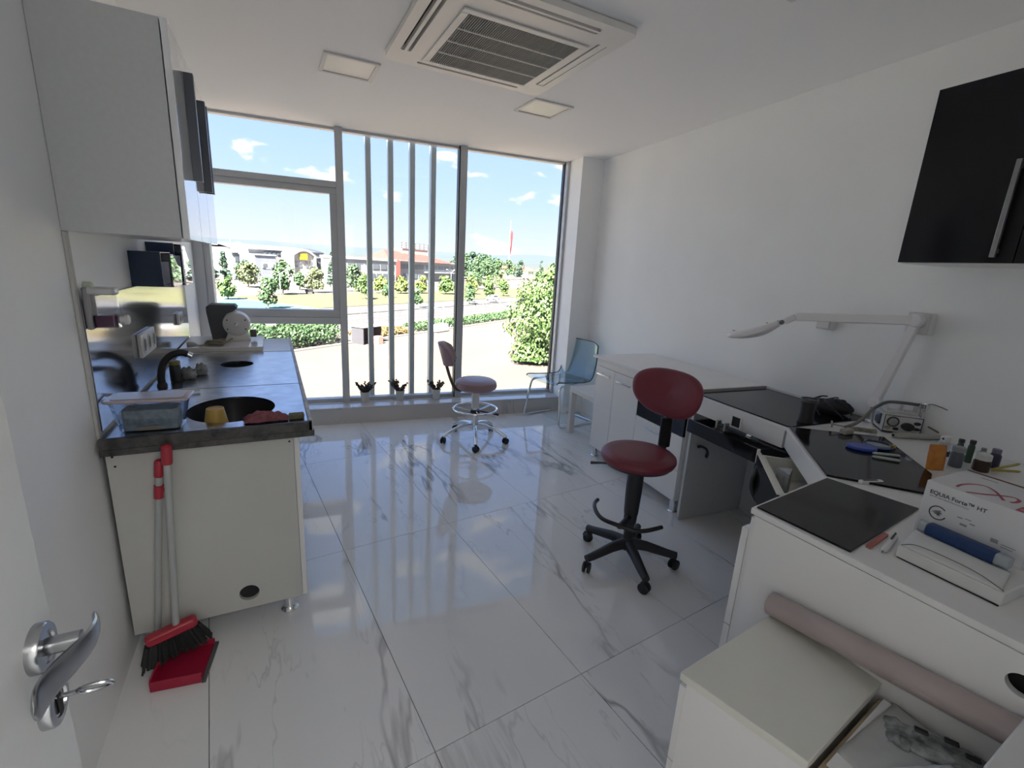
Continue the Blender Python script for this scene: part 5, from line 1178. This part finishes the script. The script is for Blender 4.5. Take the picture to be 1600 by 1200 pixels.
mb = MB(); o_ = [(-.3+10.2*k/14, 8.8+2.2*math.sin(k*PI/14)) for k in range(15)]; i_ = [(.6+8.4*(14-k)/14, 8.6+1.6*math.sin((14-k)*PI/14)) for k in range(15)]
mb.x = gx
for k in range(14): mb.prism([o_[k], o_[k+1], i_[13-k], i_[14-k]], 5.4, 6.2)
mb.build('arch_band', M_BW, gt, smooth=False)
for x in (-.3, 9.0): MB().box(x, x+.9, -.2, .6, 0, 8.8).build('pillar', M_BW, gt, smooth=False)
sg_ = MB().box(3.2, 6.2, -.05, .15, 7.2, 9.4).build('sign', mat('sign_yellow', (.50, .31, .012), .6), gt)
MB().box(3.6, 5.8, -.07, -.051, 7.8, 8.05).box(3.8, 5.5, -.07, -.051, 8.4, 8.65).build('sign_mark', mat('sign_mark', (.30, .17, .012), .6), sg_)
windows(gt, 1.0, 4.2, 4.2, 7.0, 2, 2, y=.38); windows(gt, 5.4, 8.6, 4.2, 7.0, 2, 2, y=.38)
lw = bld('low_white_wing', 'low white wing right of the gate building behind the window frame', 123.2, 149.5); MB().box(0, 9, 0, 8, 0, 8.0).build('walls', M_BW, lw, smooth=False); MB().box(-.2, 9.3, -.3, 8.2, 8.0, 8.5).build('roof', M_BG, lw); windows(lw, .5, 8.5, 3, 7, 4, 2)
wbld = bld('white_shop_building', 'white flat-roofed building seen between the first two fins', 124, 135)
MB().box(0, 27, 0, 12, 0, 8.4).build('walls', M_BW, wbld, smooth=False); MB().box(-.3, 27.3, -.3, 12.3, 8.4, 9.3).build('parapet', mat('parapet_cream', (.36, .35, .33), .8), wbld)
windows(wbld, 1, 26, 4.6, 7.4, 6, 1, gap=.2); windows(wbld, 12, 26, .6, 3.8, 4, 1, gap=.2)
MB().box(8.0, 11.0, -.3, -.05, 1.2, 6.4).build('entrance_panel', mat('entrance_tan', (.56, .45, .30), .7), wbld)
rb2 = bld('red_roofed_building', 'white building with broad red roof behind the outside fins', 155, 142)
MB().box(0, 44, 0, 16, 0, 8.8).build('walls', M_BW, rb2, smooth=False)
mb = MB(); mb.add([(-1, -1.2, 8.8), (45, -1.2, 8.8), (45, 17, 8.8), (-1, 17, 8.8), (5, 8, 13.2), (26, 8, 13.2)], [(0, 1, 5, 4), (1, 2, 5), (2, 3, 4, 5), (3, 0, 4), (0, 3, 2, 1)]); mb.build('roof', M_ROOFR, rb2, smooth=False)
MB().box(-1, 5, -1.4, -.05, 0, 9.0).build('red_tower', mat('red_wall', (.34, .08, .06), .8), rb2, smooth=False)
windows(rb2, 6, 23, 5.0, 7.8, 4, 1, gap=.15); windows(rb2, 24, 43, 5.0, 7.8, 4, 1, gap=.15); windows(rb2, 8, 22, .8, 4.0, 4, 1, gap=.3)
MB().box(22.8, 44.6, -2.2, -.02, 4.0, 4.5).build('canopy', M_BG, rb2); MB().box(5.5, 23.5, -1.0, -.02, 7.9, 9.2).build('fascia', M_BW, rb2)
tw = MB().box(15, 33, 6, 12, 11.4, 14.4).build('roof_house', mat('roofhouse_brown', (.40, .30, .24), .8), rb2, smooth=False)
fr_ = MB()
for x in range(0, 7): fr_.box(14+x*3.2, 14.25+x*3.2, 5.8, 6.0, 14.4, 17.2)
for z in (14.9, 15.9, 17.0): fr_.box(13.5, 33.7, 5.7, 6.1, z, z+.22)
fr_.build('roof_sign_frame', mat('frame_dark', (.20, .17, .14), .7), rb2, smooth=False)
hb_ = bld('grey_villa', 'grey balconied house right of the red roof', 202.5, 146); MB().box(0, 14, 0, 10, 0, 8.6).build('walls', mat('villa_grey', (.30, .29, .28), .8), hb_, smooth=False); MB().box(-.6, 14.6, -1.4, 10.6, 8.6, 9.0).build('roof', M_BG, hb_); MB().box(-.3, 14.3, -1.2, -.02, 5.4, 5.8).build('balcony', M_BG, hb_); windows(hb_, 1, 13, 1, 8, 3, 2)
for k in range(5):
    f = bld('far_house', ['leftmost', 'second from the left', 'middle one', 'second from the right', 'rightmost'][k]+' of the five small far red-roofed houses at the right', 370+k*17, 200+14*(k % 2), group='far red-roofed houses'); MB().box(0, 13, 0, 9, 0, 6.5+k % 2).build('walls', mat('house_cream', (.36, .33, .29), .8), f, smooth=False)
    z = 6.5+k % 2; MB().add([(-.6, -.6, z), (13.6, -.6, z), (13.6, 9.6, z), (-.6, 9.6, z), (-.6, 4.5, z+3), (13.6, 4.5, z+3)], [(0, 1, 5, 4), (2, 3, 4, 5), (1, 2, 5), (3, 0, 4), (0, 3, 2, 1)]).build('roof', mat('house_roof', (.17, .06, .04), .8), f, smooth=False); windows(f, 1, 12, 1.5, 6, 3, 1)
wh = bld('white_shed', 'large plain white shed at the left edge of the left pane', 52, 190); MB().box(0, 44, 0, 30, 0, 9.5).build('walls', mat('shed_white', (.33, .325, .32), .8), wh, smooth=False); MB().box(-.3, 44.3, -.3, 30.3, 9.5, 10).build('roof', M_ROOFW, wh)
bn = thing('park_bench', 'dark bench on the verge before the gate building', 'bench', O3(75, 93, G+.12), th); MB().box(-1.1, 1.1, -.3, .3, .4, .5).build('seat', M_KD, bn); MB().box(-1.1, 1.1, .25, .32, .5, .95).build('backrest', M_KD, bn); 
for x in (-.9, .9): MB().box(x-.05, x+.05, -.28, .28, 0, .4).build('leg', M_KD, bn)
# flag
fl = thing('flag', 'huge red flag hanging on a tall pole above the trees', 'flag', O3(366, 200, G), th)
MB().tube([(0, 0, 0), (0, 0, 47)], .3, 8, radii=[.5, .22]).build('pole', mat('mast_grey', (.7, .7, .68), .5), fl)
def flagf(u, v): return (.3+(1.2+6.6*(1-v)**.8*(.35+.65*math.sin(PI*min(1, .15+.8*(1-v)))))*u, .9*math.sin(u*7+v*3)*u, 41-19*v-3.5*u*(1-.3*v))
MB().grid(flagf, 14, 16).build('cloth', mat('flag_red', (.40, .025, .03), .8), fl, solid=.05, ang=2)
# hills
def ridge(name, dist, prof, m, depth):
    def f(u, v):
        az = math.radians(-45+110*u); k = u*(len(prof)-1); i = min(int(k), len(prof)-2); e = prof[i]+(prof[i+1]-prof[i])*(k-i)
        e += .0035*mnoise.noise(Vector((u*26, dist*.01, 0)))+.0016*mnoise.noise(Vector((u*90, dist*.01, 7)))
        top = 1.5+dist*e; d = dist+depth*v; zz = G+(top-G)*math.sin(v*PI/2) if v > 0 else G-5
        zz += dist*.006*mnoise.noise(Vector((u*34, v*5, dist)))*v*(1-v)*2
        return (d*math.sin(az), d*math.cos(az), zz)
    o = MB().grid(f, 160, 10).build(name, m, ang=2); struct(o); return o
M_H1 = mat('hill_far_hazed', (.023, .032, .041), .95, noise=(.004, .1)); M_H2 = mat('hill_near_hazed', (.019, .027, .025), .95, noise=(.006, .0, (.030, .032, .028)))  # distance haze is put into the hill colours as a blue-grey tint
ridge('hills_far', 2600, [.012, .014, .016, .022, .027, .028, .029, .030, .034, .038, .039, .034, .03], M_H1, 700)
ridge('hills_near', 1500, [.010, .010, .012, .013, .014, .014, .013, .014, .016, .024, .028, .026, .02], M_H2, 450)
